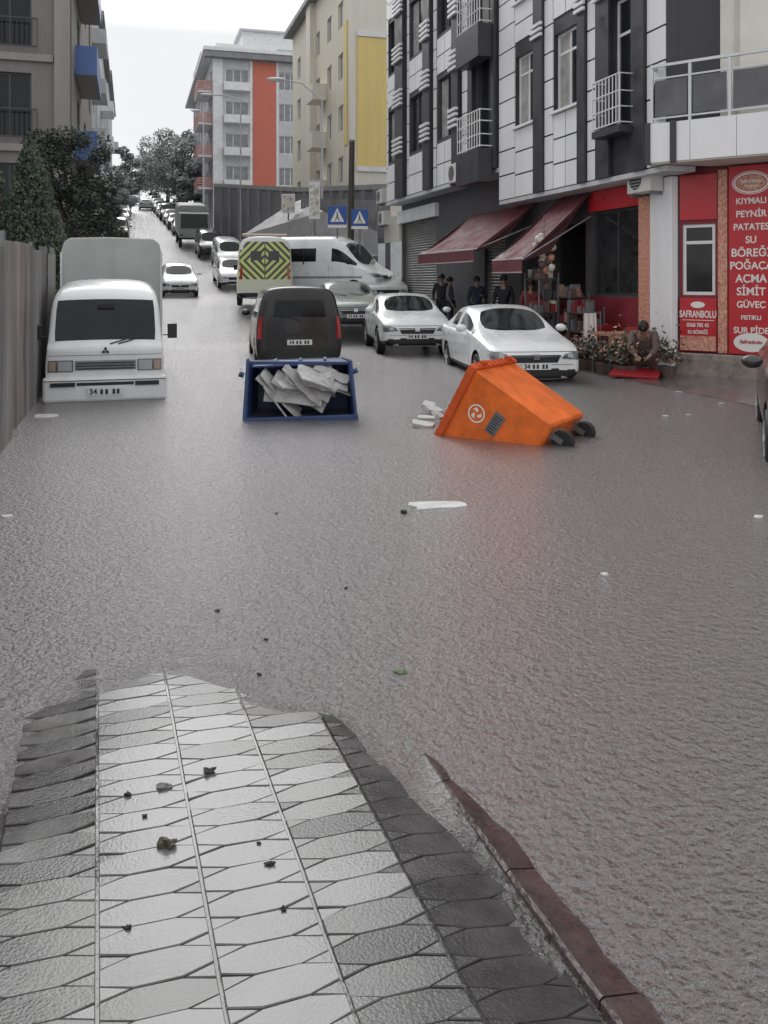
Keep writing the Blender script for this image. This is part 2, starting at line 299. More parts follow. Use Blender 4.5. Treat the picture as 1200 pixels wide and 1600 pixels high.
def tile(mb,poly,dz,tu,tv):
    pl=[]
    for a in poly:
        if not pl or math.hypot(a[0]-pl[-1][0],a[1]-pl[-1][1])>.004:pl.append(a)
    if len(pl)>1 and math.hypot(pl[0][0]-pl[-1][0],pl[0][1]-pl[-1][1])<.004:pl.pop()
    if len(pl)<3:return
    cu=sum(p[0] for p in pl)/len(pl);cv=sum(p[1] for p in pl)/len(pl);zc=pz(cu,cv)
    gu=(pz(cu+.08,cv)-pz(cu-.08,cv))/.16;gv=(pz(cu,cv+.08)-pz(cu,cv-.08))/.16
    def ins(d,z):return [U*a+V*b+Vector((0,0,zc+(a-cu)*(gu+tu)+(b-cv)*(gv+tv)+dz+z)) for a,b in offs(pl,d)]
    n=len(pl);A=ins(.0016,-.03);B=ins(.0016,-.003);C=ins(.0036,0)
    mb.add(A+B+C,[(i,(i+1)%n,n+(i+1)%n,n+i) for i in range(n)]+[(n+i,n+(i+1)%n,2*n+(i+1)%n,2*n+i) for i in range(n)]+[tuple(range(2*n,3*n))])
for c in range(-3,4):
    u0=c*TP;u1=u0+TP;k={-3:2,-2:2,-1:1,0:0,1:0,2:1,3:2}[c]  # tone per column, paler mid strip imitates sky reflection by colour
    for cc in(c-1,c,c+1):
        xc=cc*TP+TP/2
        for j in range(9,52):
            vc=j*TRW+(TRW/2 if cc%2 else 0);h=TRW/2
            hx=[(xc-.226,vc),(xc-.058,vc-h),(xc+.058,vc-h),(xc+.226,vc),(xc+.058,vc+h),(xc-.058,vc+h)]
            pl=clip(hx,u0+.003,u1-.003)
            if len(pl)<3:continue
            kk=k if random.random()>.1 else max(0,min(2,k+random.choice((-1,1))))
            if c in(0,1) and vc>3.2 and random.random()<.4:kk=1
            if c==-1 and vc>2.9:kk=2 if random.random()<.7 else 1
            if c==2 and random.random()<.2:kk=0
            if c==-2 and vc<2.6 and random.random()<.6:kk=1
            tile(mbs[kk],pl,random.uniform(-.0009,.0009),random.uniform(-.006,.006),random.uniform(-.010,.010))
for k,nm in((0,'pavement_tiles_sheen'),(1,'pavement_tiles_grey'),(2,'pavement_tiles_dark')):
    tag(mbs[k].build(nm,('tile_sheen','tile_mid','tile_dark')[k]),kind='structure')
mb=MB();nu,nv=40,80;v=[]
for i in range(nu+1):
    for j in range(nv+1):
        u=-.9+(4*TP+.9)*i/nu;vv=.9+4.6*j/nv;q=U*u+V*vv;v.append((q.x,q.y,pz(u,vv)-.006))
mb.add(v,[(i*(nv+1)+j,(i+1)*(nv+1)+j,(i+1)*(nv+1)+j+1,i*(nv+1)+j+1) for i in range(nu) for j in range(nv)]);tag(mb.build('pavement_bed','joint',smooth=True),kind='structure')
mb=MB();vv=.8
while vv<5:
    ln=.5;seg=10
    for i in range(seg):
        a=vv+ln*i/seg+(.003 if i==0 else 0);b=vv+ln*(i+1)/seg-(.003 if i==seg-1 else 0)
        ww=.15
        def wob(x):return .02*noise.noise(Vector((x*3,0,0)))+.012*noise.noise(Vector((x*12,0,0)))
        wa=wob(a);wb=wob(b)
        def kz(x):return pz0(1.14,x)-.014+.005*noise.noise(Vector((x*6,2,0)))
        za,zb=kz(a),kz(b);u0=4*TP+.006
        pr=lambda v_,z,wo_:[U*u0+V*v_+Vector((0,0,z-.2)),U*(u0+ww+wo_)+V*v_+Vector((0,0,z-.2)),U*(u0+ww+wo_)+V*v_+Vector((0,0,z-.055)),U*(u0+ww-.055+wo_)+V*v_+Vector((0,0,z-.015)),U*(u0+.01)+V*v_+Vector((0,0,z)),U*u0+V*v_+Vector((0,0,z-.008))]
        A=pr(a,za,wa);B=pr(b,zb,wb);mb.add(A+B,[(i_,(i_+1)%6,6+(i_+1)%6,6+i_) for i_ in range(6)]+([(5,4,3,2,1,0)] if i==0 else [])+([(6,7,8,9,10,11)] if i==seg-1 else []))
    vv+=ln
tag(mb.build('kerb','kerb',smooth=True),kind='structure')
def onp(px,y):
    Y=2.5
    for _ in range(8):
        X=(px-600)/F*Y;q=Vector((X,Y,0));z=pz(q.dot(U),q.dot(V));Y=F*(CH-z)/(y-H0)
    return Vector(((px-600)/F*Y,Y,z))
def onw(px,y):
    Y=F*CH/(y-H0);return Vector(((px-600)/F*Y,Y,0))
def clod(name,px,y,r,m,label,group=None,flat=.5,on=onp):
    p=on(px,y);mb=MB();mb.ball((0,0,r*flat*.6),(r,r*.8,r*flat),10,8)
    for q in mb.v:
        k=1+.9*noise.noise(Vector((q.x/r*1.6+px,q.y/r*1.6,q.z/r*1.6+y)));q.x*=k;q.y*=k*.9;q.z*=k
    o=mb.build(name,m,None);o.location=p;tag(o,label,'litter',group)
clod('leaf_clump',262,1323,.028,'deadleaf','curled green brown leaf clump on the pale paving left of centre',flat=.5)
clod('dirt_clod',328,1207,.02,'dirt','black clod of dirt on the pale paving near the water edge')
clod('paper_scrap',256,1230,.028,'cloth_grey','grey wet scrap of paper on the paving left of the black clod',flat=.3)
for px,y,r in((200,1243,.012),(226,1277,.01),(422,1352,.013),(443,1422,.009),(200,1452,.012),(405,1318,.007)):
    clod('dirt_speck',px,y,r,'dirt','tiny dark speck of dirt scattered on the wet pale paving','dirt specks on the paving')
def slab(name,px,y,w,d,h,rot,m,label,cat='litter',tilt=0,group=None,sink=.01):
    rn=random.Random(px+y);mb=MB();n=11;pts=[]
    for i in range(n):
        a=2*PI*i/n;ca,sa=math.cos(a),math.sin(a);k=.5/max(abs(ca),abs(sa))*rn.uniform(.72,1.);pts.append((w*ca*k,d*sa*k,0))
    mb.prism(pts,(0,0,h));o=mb.build(name,m,None,bev=h*.12)
    o.location=onw(px,y)+Vector((0,0,-sink));o.rotation_euler=(tilt,tilt*.5,rot);tag(o,label,cat,group)
slab('foam_board',686,790,.50,.21,.020,.25,'foam','long white foam board floating alone in front of the orange bin',tilt=.03)
clod('floating_lump',631,802,.03,'dirt','small black lump floating beside the white foam board',on=onw)
slab('paper_sheet',73,650,.34,.36,.018,.3,'foam','square white sheet floating at the foot of the metal fence')
clod('floating_leaf',626,1051,.026,'leafgreen','small green leaf floating in the middle of the flood water',on=onw,flat=.2)
slab('floating_scrap',945,898,.05,.04,.012,.3,'foam','small white scrap floating alone on the dark water at right',sink=.003)
for i,(px,y) in enumerate(((1040,650),(1076,648),(1128,630),(1060,612),(1185,808),(560,568),(375,575),(12,807))):
    slab('floating_scrap',px,y,.09,.07,.012,i,'foam','small white scrap of litter adrift on the brown water','litter',.06,'scraps adrift on the water',sink=.004)
for i,(px,y,w_,d_,a) in enumerate(((668,655,.3,.16,.1),(660,667,.34,.16,-.2),(676,645,.26,.18,.5),(670,640,.2,.14,-.3),(684,660,.22,.2,.9))):
    slab('foam_piece',px,y,w_,d_,.05,a,'foam','broken white foam piece heaped at the mouth of the orange bin','foam piece',.12+.1*i,'foam pieces beside the orange bin',sink=.015-.02*i)
for px,y in((432,803),(340,955),(415,1000),(540,920),(405,1055)):
    clod('floating_fleck',px,y,.012,'dirt','tiny dark fleck floating on the bright water in front of the paving','dark flecks on the water',on=onw)
# ---------------------------------------------------------------- bins
def orange_bin():
    a=R(61);Rm=RZ(R(-33))@Matrix.Rotation(-a,4,'Y');A=Vector((.475,-.54,1.12));W=Vector((.96,9.62,.82));org=W-Rm@A
    o=empty('wheeled_bin',org,0,'orange wheeled rubbish bin tipped on its side in the flood water','bin');o.rotation_euler=Rm.to_euler()
    def ring(z,hx,hy):return [Vector((-hx,-hy,z)),Vector((hx,-hy,z)),Vector((hx,hy,z)),Vector((-hx,hy,z))]
    mb=MB();rs=[ring(0,.395,.475),ring(.03,.415,.495),ring(1.0,.455,.52),ring(1.12,.457,.522),ring(1.12,.425,.49),ring(.06,.38,.46)]
    v=[p for r in rs for p in r];f=[(3,2,1,0)]
    for k in range(5):
        for i in range(4):f.append((k*4+i,k*4+(i+1)%4,(k+1)*4+(i+1)%4,(k+1)*4+i))
    f.append((20,21,22,23));mb.add(v,f);bo=mb.build('body','bin_orange',o,bev=.06);bo.modifiers[0].segments=5
    mb=MB()
    for s in(-1,1):
        mb.box(-.49,.49,s*.535-.022,s*.535+.022,1.03,1.13);mb.box(s*.47-.022,s*.47+.022,-.51,.51,1.03,1.13)
    mb.build('rim','bin_orange_dark',o,bev=.018)
    mb=MB()
    for k in range(9):
        y=-.44+.11*k;mb.box(.4925,.502,y-.012,y+.012,1.035,1.125)
    for k in range(8):
        x=-.38+.11*k;mb.box(x-.012,x+.012,-.567,-.5575,1.035,1.125)
    mb.build('rim_rib','bin_orange_dark',o)
    mb=MB()
    for y in(-.25,.0,.25):mb.hexa([(.40,y-.015,.09),(.418,y-.015,.09),(.418,y+.015,.09),(.40,y+.015,.09)],[(.44,y-.015,.98),(.462,y-.015,.98),(.462,y+.015,.98),(.44,y+.015,.98)])
    mb.build('rib','bin_orange',o,bev=.006)
    mb=MB();mb.box(-.52,-.48,-.5,.5,.2,1.17);mb.build('lid','bin_orange_dark',o,bev=.015)
    for y in(-.36,.3):
        mb=MB();mb.cyl((.51,y,1.08),(.51,y+.1,1.08),.03,n=12);mb.build('handle','bin_orange_dark',o,smooth=True)
    for x in(-.2,.28):
        for y in(-.33,.33):
            w_=MB();w_.cyl((x,y-.035,-.135),(x,y+.035,-.135),.125,n=28);w_=w_.build('wheel','rubber',o,smooth=True,bev=.012)
            MB().cyl((x,y-.04,-.135),(x,y+.04,-.135),.055,n=14).build('hub','black',w_,smooth=True)
            MB().box(x-.06,x+.06,y-.06,y+.06,-.03,-.002).box(x-.03,x+.03,y-.056,y-.046,-.15,-.03).box(x-.03,x+.03,y+.046,y+.056,-.15,-.03).build('caster_bracket','metal_pole',o)
    def face(x,z):return Vector((x,-(.495+(.52-.495)*(z-.03)/.97)-.003,z))
    def FM(x,z):
        c=face(x,z);ex=Vector((0,.026,-1)).normalized();ez=Vector((1,0,0));ey=ez.cross(ex)
        m=Matrix((ex,ey,ez)).transposed().to_4x4();m.translation=c;return m
    c=FM(.04,.80)@Matrix.Rotation(R(-28),4,'Y')@Matrix.Scale(1.18,4)
    mb=MB();n=28
    for i in range(n):
        a0,a1=2*PI*i/n,2*PI*(i+1)/n
        mb.add([(.088*math.cos(a0),0,.088*math.sin(a0)),(.088*math.cos(a1),0,.088*math.sin(a1)),(.074*math.cos(a1),0,.074*math.sin(a1)),(.074*math.cos(a0),0,.074*math.sin(a0))],[(0,1,2,3)])
    for k in range(3):
        a0=R(90+120*k);d=Vector((math.cos(a0),0,math.sin(a0)));n_=Vector((-d.z,0,d.x))
        mb.add([d*.055+n_*.014,d*.055-n_*.014,d*.018-n_*.022,d*.018+n_*.006],[(0,1,2,3)]);mb.add([d*.062,d*.04+n_*.034,d*.034+n_*.012],[(0,1,2)])
    for q in mb.v:q.y-=.006
    mb.build('emblem','sign_white',o,T=c)
    c2=FM(.06,.56)@Matrix.Rotation(R(5),4,'Y')
    mb=MB();mb.box(-.065,.065,-.006,.0,-.13,.13);s_=mb.build('sticker','cloth_grey',o,T=c2)
    mb=MB()
    for k in range(7):mb.box(-.05,.05-.02*(k%2),-.009,-.007,-.11+.032*k,-.098+.032*k)
    mb.build('lettering','ink',s_,T=c2)
orange_bin()
def blue_bin():
    p=onw(470,656);o=empty('wheeled_bin',(p.x,p.y,-.16),R(4),'dark blue metal rubbish bin fallen open towards the camera full of white foam','bin')
    o.rotation_euler=(R(-2),R(-1.5),R(4));hw,D,Hh=.70,.95,.90;t=.03;b=MB()
    def fl(mb):
        for q in mb.v:q.x=q.x*(1.03-.09*max(0,q.z)/Hh)+.015*math.sin(q.z*7)
        return mb
    def wl(a,b_,c,d,n):b.prism([a,b_,c,d],n)
    wl((-hw,0,0),(-hw,.1,Hh),(-hw+.06,D,Hh-.02),(-hw+.06,D,.1),(t,0,0));wl((hw-t,0,0),(hw-t,.1,Hh),(hw-.06-t,D,Hh-.02),(hw-.06-t,D,.1),(t,0,0))
    wl((-hw+.032,.01,.0),(hw-.032,.01,.0),(hw-.095,D,.1),(-hw+.095,D,.1),(0,0,t))
    wl((-hw+.032,.3,Hh-t-.06),(hw-.032,.3,Hh-t-.04),(hw-.095,D,Hh-.06),(-hw+.095,D,Hh-.06),(0,0,t))
    b.box(-hw+.06,hw-.06,D+.002,D+.03,.1,Hh-.02);fl(b).build('body','bin_blue_dark',o,bev=.008)
    r=MB();r.hexa([(-hw-.02,.12,Hh-.03),(hw+.02,.12,Hh-.07),(hw+.02,.16,Hh-.07),(-hw-.02,.16,Hh-.03)],[(-hw-.02,.12,Hh+.02),(hw+.02,.12,Hh-.03),(hw+.02,.16,Hh-.03),(-hw-.02,.16,Hh+.02)])
    for s in(-1,1):
        r.hexa([(s*hw-.02,-.04,-.03),(s*hw+.02,-.04,-.03),(s*hw+.02,.03,-.03),(s*hw-.02,.03,-.03)],[(s*hw-.02,.06,Hh+.02-.03*s),(s*hw+.02,.06,Hh+.02-.03*s),(s*hw+.02,.13,Hh+.02-.03*s),(s*hw-.02,.13,Hh+.02-.03*s)])
    fl(r).build('rim','bin_blue',o,bev=.01)
    r=MB();r.prism([(-hw-.01,-.06,-.05),(-hw-.01,-.05,.20),(-hw-.01,-.01,.21),(-hw-.01,.0,-.05)],(2*hw+.02,0,0));fl(r).build('front_lip','bin_blue_dark',o,bev=.01)
    for s in(-1,1):fl(MB().cyl((s*(hw+.025),.1,Hh-.16),(s*(hw+.09),.1,Hh-.14),.035,n=12)).build('trunnion','bin_blue',o,smooth=True)
    mb=MB()
    for x in(-.35,0,.35):mb.box(x-.02,x+.02,.35,D-.05,Hh-.03,Hh+.0)
    fl(mb).build('rib','bin_blue',o,bev=.004)
    rn=random.Random(21)
    for i in range(15):
        ln=rn.uniform(.4,.85);x=-.42+.056*i+rn.uniform(-.05,.05);wd_=rn.uniform(.06,.11);b_=MB();pts=[]
        for j in range(7):pts.append((-ln/2+ln*j/6,-wd_+rn.uniform(-.02,.02),0))
        for j in range(7):pts.append((ln/2-ln*j/6,wd_+rn.uniform(-.02,.02),0))
        b_.prism(pts,(0,0,.022));q=b_.build('foam_plank','foam',None,bev=.003)
        q.location=Vector((p.x+x*.9,p.y+.24+.06*(i%4),.18+.04*(i%5)+.015*i));q.rotation_euler=(R(rn.uniform(20,65)),R(rn.uniform(5,50)),R(rn.uniform(-10,60)))
        tag(q,'white foam plank jumbled in the heap inside the tipped blue bin','foam plank','foam planks in the blue bin')
    for i,(x,z) in enumerate(((.16,.54),(.36,.46))):
        b_=MB();b_.prism([(-.22,-.14,0),(.14,-.18,0),(.24,.02,0),(.06,.17,0),(-.2,.1,0)],(0,0,.05));q=b_.build('foam_box','foam',None,bev=.01);q.location=(p.x+x,p.y+.38,z);q.rotation_euler=(.7,-.3,.3+i)
        tag(q,'bulky white foam block on top of the planks in the blue bin','foam block','foam blocks in the blue bin')
blue_bin()
# ---------------------------------------------------------------- vehicles
TY={
'sedan':dict(st=[(-2.30,.68,.30,.60,.65,.56),(-2.26,.81,.22,.70,.75,.65),(-1.9,.865,.2,.82,.88,.69),(-1.05,.885,.2,.95,1.0,.77),(-.28,.885,.2,.97,1.41,.62),(.26,.885,.2,.97,1.46,.63),(.35,.885,.2,.97,1.465,.63),(.98,.885,.2,.99,1.44,.61),(1.18,.885,.2,1.0,1.38,.59),(1.72,.87,.2,1.03,1.09,.68),(2.2,.82,.25,1.0,1.05,.64),(2.3,.7,.35,.92,.96,.55)],ws=[3],rw=[8],sd=[[3,4],[6]],wy=(-1.42,1.28),r=.31,gh=9),
'hatch':dict(st=[(-2.13,.68,.30,.60,.65,.56),(-2.09,.81,.22,.70,.75,.65),(-1.75,.87,.2,.84,.90,.69),(-1.0,.895,.2,.95,1.01,.77),(-.28,.895,.2,.97,1.40,.63),(.30,.895,.2,.98,1.45,.64),(.39,.895,.2,.98,1.455,.64),(1.15,.895,.2,1.0,1.43,.62),(1.45,.89,.2,1.02,1.37,.60),(1.98,.86,.22,1.0,1.07,.66),(2.1,.78,.3,.9,.95,.6)],ws=[3],rw=[8],sd=[[3,4],[6,7]],wy=(-1.3,1.3),r=.315,gh=9),
'van':dict(st=[(-2.15,.62,.32,.72,.76,.5),(-2.08,.82,.25,.82,.87,.6),(-1.75,.88,.22,.96,1.01,.66),(-1.25,.91,.2,1.06,1.13,.74),(-.6,.915,.2,1.08,1.72,.70),(.1,.915,.2,1.08,1.8,.72),(.2,.915,.2,1.08,1.81,.72),(1.95,.915,.2,1.08,1.81,.72),(2.12,.905,.22,1.06,1.79,.71),(2.17,.88,.26,1.05,1.75,.68)],ws=[3],rw='cap',sd=[[3,4],[6]],wy=(-1.35,1.35),r=.32,gh=.56),
'kombi':dict(st=[(-2.2,.80,.30,.86,.89,.76),(-2.18,.838,.26,.92,.95,.80),(-2.15,.845,.25,.955,.985,.81),(-2.12,.845,.25,.97,1.02,.805),(-1.90,.845,.25,1.02,1.67,.75),(-1.84,.845,.25,1.04,1.76,.745),(-1.62,.845,.25,1.06,1.91,.73),(-.75,.845,.25,1.06,1.95,.725),(-.65,.845,.25,1.06,1.955,.725),(1.9,.845,.25,1.06,1.96,.725),(2.15,.84,.27,1.04,1.93,.72),(2.2,.82,.3,1.02,1.88,.69)],ws=[3],rw='cap',sd=[[6],[8]],wy=(-1.35,1.2),r=.3,gh=.62),
'minibus':dict(st=[(-2.9,.7,.35,.85,.9,.55),(-2.82,.9,.28,.98,1.03,.66),(-2.45,.97,.25,1.15,1.2,.78),(-2.1,1.0,.25,1.25,1.32,.84),(-1.35,1.0,.25,1.3,2.2,.84),(-.9,1.0,.25,1.3,2.44,.88),(-.8,1.0,.25,1.3,2.46,.88),(2.5,1.0,.25,1.3,2.48,.88),(2.6,1.0,.25,1.3,2.48,.88),(2.9,.99,.27,1.3,2.46,.87),(2.95,.97,.30,1.3,2.42,.85)],ws=[3],rw=None,sd=[[3,4],[6]],wy=(-1.95,1.85),r=.35,gh=.74),
}
def car(ty,paint,loc,rz,label,cat='car',group=None,rx=0,lod=2,front=True,rear=True,name='parked_car',chev=False,trim='black'):
    d=TY[ty];o=empty(name,loc,rz,label,cat,group,rx);S_=d['st'];v=[]
    for (y,w_,zl,zb,zt,wr) in S_:
        p4=Vector((.965*w_,0,zb))
        if zt-zb<.25:
            q=Vector((wr,0,zt-.01));p5=p4.lerp(q,.35);p6=p4.lerp(q,.7);p7=Vector((wr*.92,0,zt))
        else:
            q=Vector((wr+.03,0,zt-.05));p5=p4.lerp(q,.06);k=min(.9,d['gh']/(zt-zb));p6=p4.lerp(q,k);p7=Vector((wr*.95,0,zt-.008))
        h=[Vector((0,0,zl)),Vector((.88*w_,0,zl)),Vector((w_*.985,0,zl+.12)),Vector((w_,0,zl+.6*(zb-zl))),p4,p5,p6,p7,Vector((0,0,zt+.02))]
        v+=[(p.x,y,p.z) for p in h]+[(-h[j].x,y,h[j].z) for j in range(7,0,-1)]
    n=len(S_);f=[];mi=[];sid={}
    for g,cells in enumerate(d['sd']):
        for c in cells:sid[c]=g
    for i in range(n-1):
        for k in range(16):
            f.append((i*16+k,i*16+(k+1)%16,(i+1)*16+(k+1)%16,(i+1)*16+k));m=0
            if k in(7,8) and i in d['ws']:m=1
            elif k in(7,8) and isinstance(d['rw'],list) and i in d['rw']:m=2
            elif k==5 and i in sid:m=6+sid[i]
            elif k==10 and i in sid:m=9+sid[i]
            elif k in(1,14):m=5
            mi.append(m)
    for base in(0,(n-1)*16):
        for j in range(8):
            q=[base+j,base+j+1,base+(16-j-1)%16,base+(16-j)%16];q=list(dict.fromkeys(q));f.append(tuple(q));mi.append(2 if(base and j==5 and d['rw']=='cap') else(5 if j==1 else 0))
    me=bpy.data.meshes.new('cage');me.from_pydata(v,[],f)
    for k in range(14):me.materials.append(M['black'])
    for p,m in zip(me.polygons,mi):p.material_index=m;p.use_smooth=True
    bm=bmesh.new();bm.from_mesh(me);bmesh.ops.recalc_face_normals(bm,faces=bm.faces)
    cl_=bm.edges.layers.float.get('crease_edge') or bm.edges.layers.float.new('crease_edge')
    for e_ in bm.edges:
        a_,b_=e_.verts;ia,ib=a_.index,b_.index;ka,kb=ia%16,ib%16;sa_,sb_=ia//16,ib//16
        if ty=='kombi':
            if ka==kb and ka in(4,12):e_[cl_]=.4
            if ka==kb and ka in(7,9) and min(sa_,sb_)>=3:e_[cl_]=.5 if min(sa_,sb_)==3 else .2
            if sa_==sb_ and sa_ in(3,4):e_[cl_]=.45
            if sa_==sb_ and sa_==1:e_[cl_]=.3
        else:
            if ka==kb and ka in(4,12):e_[cl_]=.35
            if ka==kb and ka in(7,9) and min(sa_,sb_) in d['ws']:e_[cl_]=.5
            if sa_==sb_ and sa_ in(3,4) and {ka,kb}<={7,8,9}:e_[cl_]=.6
    bm.to_mesh(me);bm.free()
    ob=bpy.data.objects.new('cage',me);col.objects.link(ob);ss=ob.modifiers.new('s','SUBSURF');ss.levels=lod;ss.render_levels=lod
    cut=None
    if lod>1:
        cb=MB()
        for y in d['wy']:cb.cyl((-1.3,y,d['r']+.02),(1.3,y,d['r']+.02),d['r']+.055,n=28,m=4)
        cm=bpy.data.meshes.new('cut');cm.from_pydata([tuple(p) for p in cb.v],[],cb.f)
        for k in range(14):cm.materials.append(M['black'])
        for p in cm.polygons:p.material_index=4
        bm=bmesh.new();bm.from_mesh(cm);bmesh.ops.recalc_face_normals(bm,faces=bm.faces);bm.to_mesh(cm);bm.free()
        cut=bpy.data.objects.new('cut',cm);col.objects.link(cut);bo=ob.modifiers.new('b','BOOLEAN');bo.operation='DIFFERENCE';bo.solver='EXACT';bo.object=cut
    bpy.context.view_layer.update();dg=bpy.context.evaluated_depsgraph_get();ev=bpy.data.meshes.new_from_object(ob.evaluated_get(dg))
    vs=[q.co.copy() for q in ev.vertices];ps=[(tuple(p.vertices),p.material_index) for p in ev.polygons];bpy.data.objects.remove(ob)
    if cut:bpy.data.objects.remove(cut)
    bvh=BVHTree.FromPolygons(vs,[p[0] for p in ps])
    def sub(name,ids,m):
        fs=[p[0] for p in ps if p[1] in ids]
        if not fs:return
        idx={};vv=[]
        for q in fs:
            for i in q:
                if i not in idx:idx[i]=len(vv);vv.append(tuple(vs[i]))
        e=bpy.data.meshes.new(name);e.from_pydata(vv,[],[tuple(idx[i] for i in q) for q in fs]);e.materials.append(M[m])
        for p in e.polygons:p.use_smooth=True
        e.set_sharp_from_angle(angle=R(45));q=bpy.data.objects.new(name,e);col.objects.link(q);q.parent=o;return q
    sub('body',{0},paint);sub('windscreen',{1},'glass');sub('rear_window',{2},'glass');sub('sill',{5},trim);sub('wheel_well',{4},'black')
    for k in range(6,12):sub('side_window',{k},'glass')
    def patch(name,c,m,side,par=None,off=.006,nx=8,nz=5):
        vv=[];ok=[]
        for j in range(nz+1):
            for i in range(nx+1):
                a=Vector(c[0]).lerp(Vector(c[1]),i/nx);b=Vector(c[3]).lerp(Vector(c[2]),i/nx);q=a.lerp(b,j/nz)
                if side in('front','rear'):
                    s=-1 if side=='front' else 1;h=bvh.ray_cast(Vector((q[0],s*5,q[1])),Vector((0,-s,0)));dv=Vector((0,s*off,0))
                else:
                    s=-1 if side=='left' else 1;h=bvh.ray_cast(Vector((s*5,q[0],q[1])),Vector((-s,0,0)));dv=Vector((s*off,0,0))
                ok.append(h[0] is not None);vv.append((h[0]+dv) if h[0] is not None else Vector((0,0,0)))
        fs=[]
        for j in range(nz):
            for i in range(nx):
                q=(j*(nx+1)+i,j*(nx+1)+i+1,(j+1)*(nx+1)+i+1,(j+1)*(nx+1)+i)
                if all(ok[k] for k in q):fs.append(q)
        mb=MB();mb.add(vv,fs);return mb.build(name,m,par or o,smooth=True)
    w1=S_[1][1]
    if lod<2:nx,nz=3,2
    else:nx,nz=12,8
    K=dict(nx=nx,nz=nz)
    def plate_text(a,T):
        text('34',.115,'ink',a,T@TR((-.17,0,0)),ext=.001)
        mb=MB()
        for x,w_ in((-.05,.05),(.02,.05),(.12,.05),(.18,.05)):mb.box(x-w_/2+.004,x+w_/2-.008,-.001,.001,-.036,.036)
        mb.build('plate_marks','ink',a,T=T)
    def plate_at(side,z,wd=.52):
        a=patch('number_plate',[(-wd/2,z-.055),(wd/2,z-.055),(wd/2,z+.055),(-wd/2,z+.055)],'plate',side,off=.03,nx=1,nz=1)
        if lod>1:
            if side=='front':yy=min(q.co.y for q in a.data.vertices)
            else:yy=max(q.co.y for q in a.data.vertices)
            plate_text(a,TR((0,yy-.006,z)) if side=='front' else TR((0,yy+.006,z))@RZ(PI))
    if ty=='kombi':
        for s in(-1,1):
            h=patch('headlight',[(s*.45,.60),(s*.80,.60),(s*.80,.77),(s*.45,.77)],'lamp','front',off=.012,**K)
            patch('lamp_reflector',[(s*.47,.615),(s*.66,.615),(s*.66,.755),(s*.47,.755)],'lens_glass','front',h,off=.02,nx=3,nz=2)
            patch('indicator',[(s*.69,.615),(s*.785,.615),(s*.785,.755),(s*.69,.755)],'orange_lamp','front',h,off=.02,nx=3,nz=2)
            MB().box(min(s*.42,s*.76),max(s*.42,s*.76),-2.289,-2.27,.39,.45).build('bumper_vent','black',o)
            MB().tube([(s*.06+.12,-2.16,1.0),(s*.06+.12+.36,-2.09,1.10)],.009,6).build('wiper','black',o)
        patch('grille',[(-.43,.62),(.43,.62),(.43,.76),(-.43,.76)],'grey_paint','front',off=.008,**K)
        g=MB()
        for k in range(3):g.box(-.41,.41,-2.226,-2.2,.635+.042*k,.648+.042*k)
        g.build('grille_bar','black',o)
        patch('panel_seam',[(-.8,.835),(.8,.835),(.8,.841),(-.8,.841)],'black','front',off=.004,nx=12,nz=1)
        b=MB();b.box(-.87,.87,-2.27,-2.1,.16,.53);b.build('bumper','white_paint',o,bev=.045)
        b=MB();b.box(-.86,.86,-2.276,-2.265,.47,.48).box(-.40,.40,-2.276,-2.265,.40,.445);b.build('bumper_strip','black',o)
        a=MB();a.box(-.26,.26,-2.292,-2.276,.25,.365);a=a.build('number_plate','plate',o);plate_text(a,TR((0,-2.296,.308)))
        e=MB()
        for k in range(3):
            T=TR((0,-2.226,.90))@Matrix.Rotation(R(120*k),4,'Y');e.add([T@Vector(q) for q in((0,0,0),(.026,0,.03),(0,0,.062),(-.026,0,.03))],[(0,1,2,3)])
        e.build('badge','ink',o)
        MB().box(-.12,.12,-1.99,-1.96,1.52,1.58).build('rear_view_mirror','black',o)
    else:
        if front:
            z=S_[1][3]
            for s in(-1,1):
                h=patch('headlight',[(s*.45,z-.10),(s*w1*.98,z-.13),(s*w1*1.065,z+.05),(s*.52,z-.02)],'lamp','front',off=.008,**K)
                if lod>1:
                    patch('lamp_reflector',[(s*.56,z-.085),(s*.66,z-.09),(s*.66,z-.02),(s*.57,z-.02)],'lens_glass','front',h,off=.014,nx=3,nz=2)
                    patch('fog_lamp',[(s*.50,z-.40),(s*.72,z-.40),(s*.70,z-.29),(s*.56,z-.29)],'black','front',off=.008,**K)
            g=patch('grille',[(-.38,z-.17),(.38,z-.17),(.44,z-.04),(-.44,z-.04)],'black','front',off=.008,**K)
            patch('air_intake',[(-.46,z-.45),(.46,z-.45),(.40,z-.27),(-.40,z-.27)],'black','front',off=.008,**K)
            if lod>1:
                patch('grille_bar',[(-.44,z-.075),(.44,z-.075),(.44,z-.058),(-.44,z-.058)],'chrome','front',g,off=.018,nx=8,nz=1)
                patch('bonnet_seam',[(-.74,z+.012),(.74,z+.012),(.74,z+.022),(-.74,z+.022)],'black','front',off=.004,nx=14,nz=1)
                patch('bumper_seam',[(-.76,z-.21),(.76,z-.21),(.76,z-.203),(-.76,z-.203)],'black','front',off=.004,nx=14,nz=1)
                patch('badge',[(-.055,z-.12),(.055,z-.12),(.055,z-.02),(-.055,z-.02)],'chrome','front',off=.024,nx=2,nz=2)
                plate_at('front',z-.235)
                for s in(0,1):MB().tube([(-.1+s*.5,S_[3][0]+.02,S_[3][4]+.045),(-.55+s*.5,S_[3][0]+.12,S_[3][4]+.11)],.009,5).build('wiper','black',o)
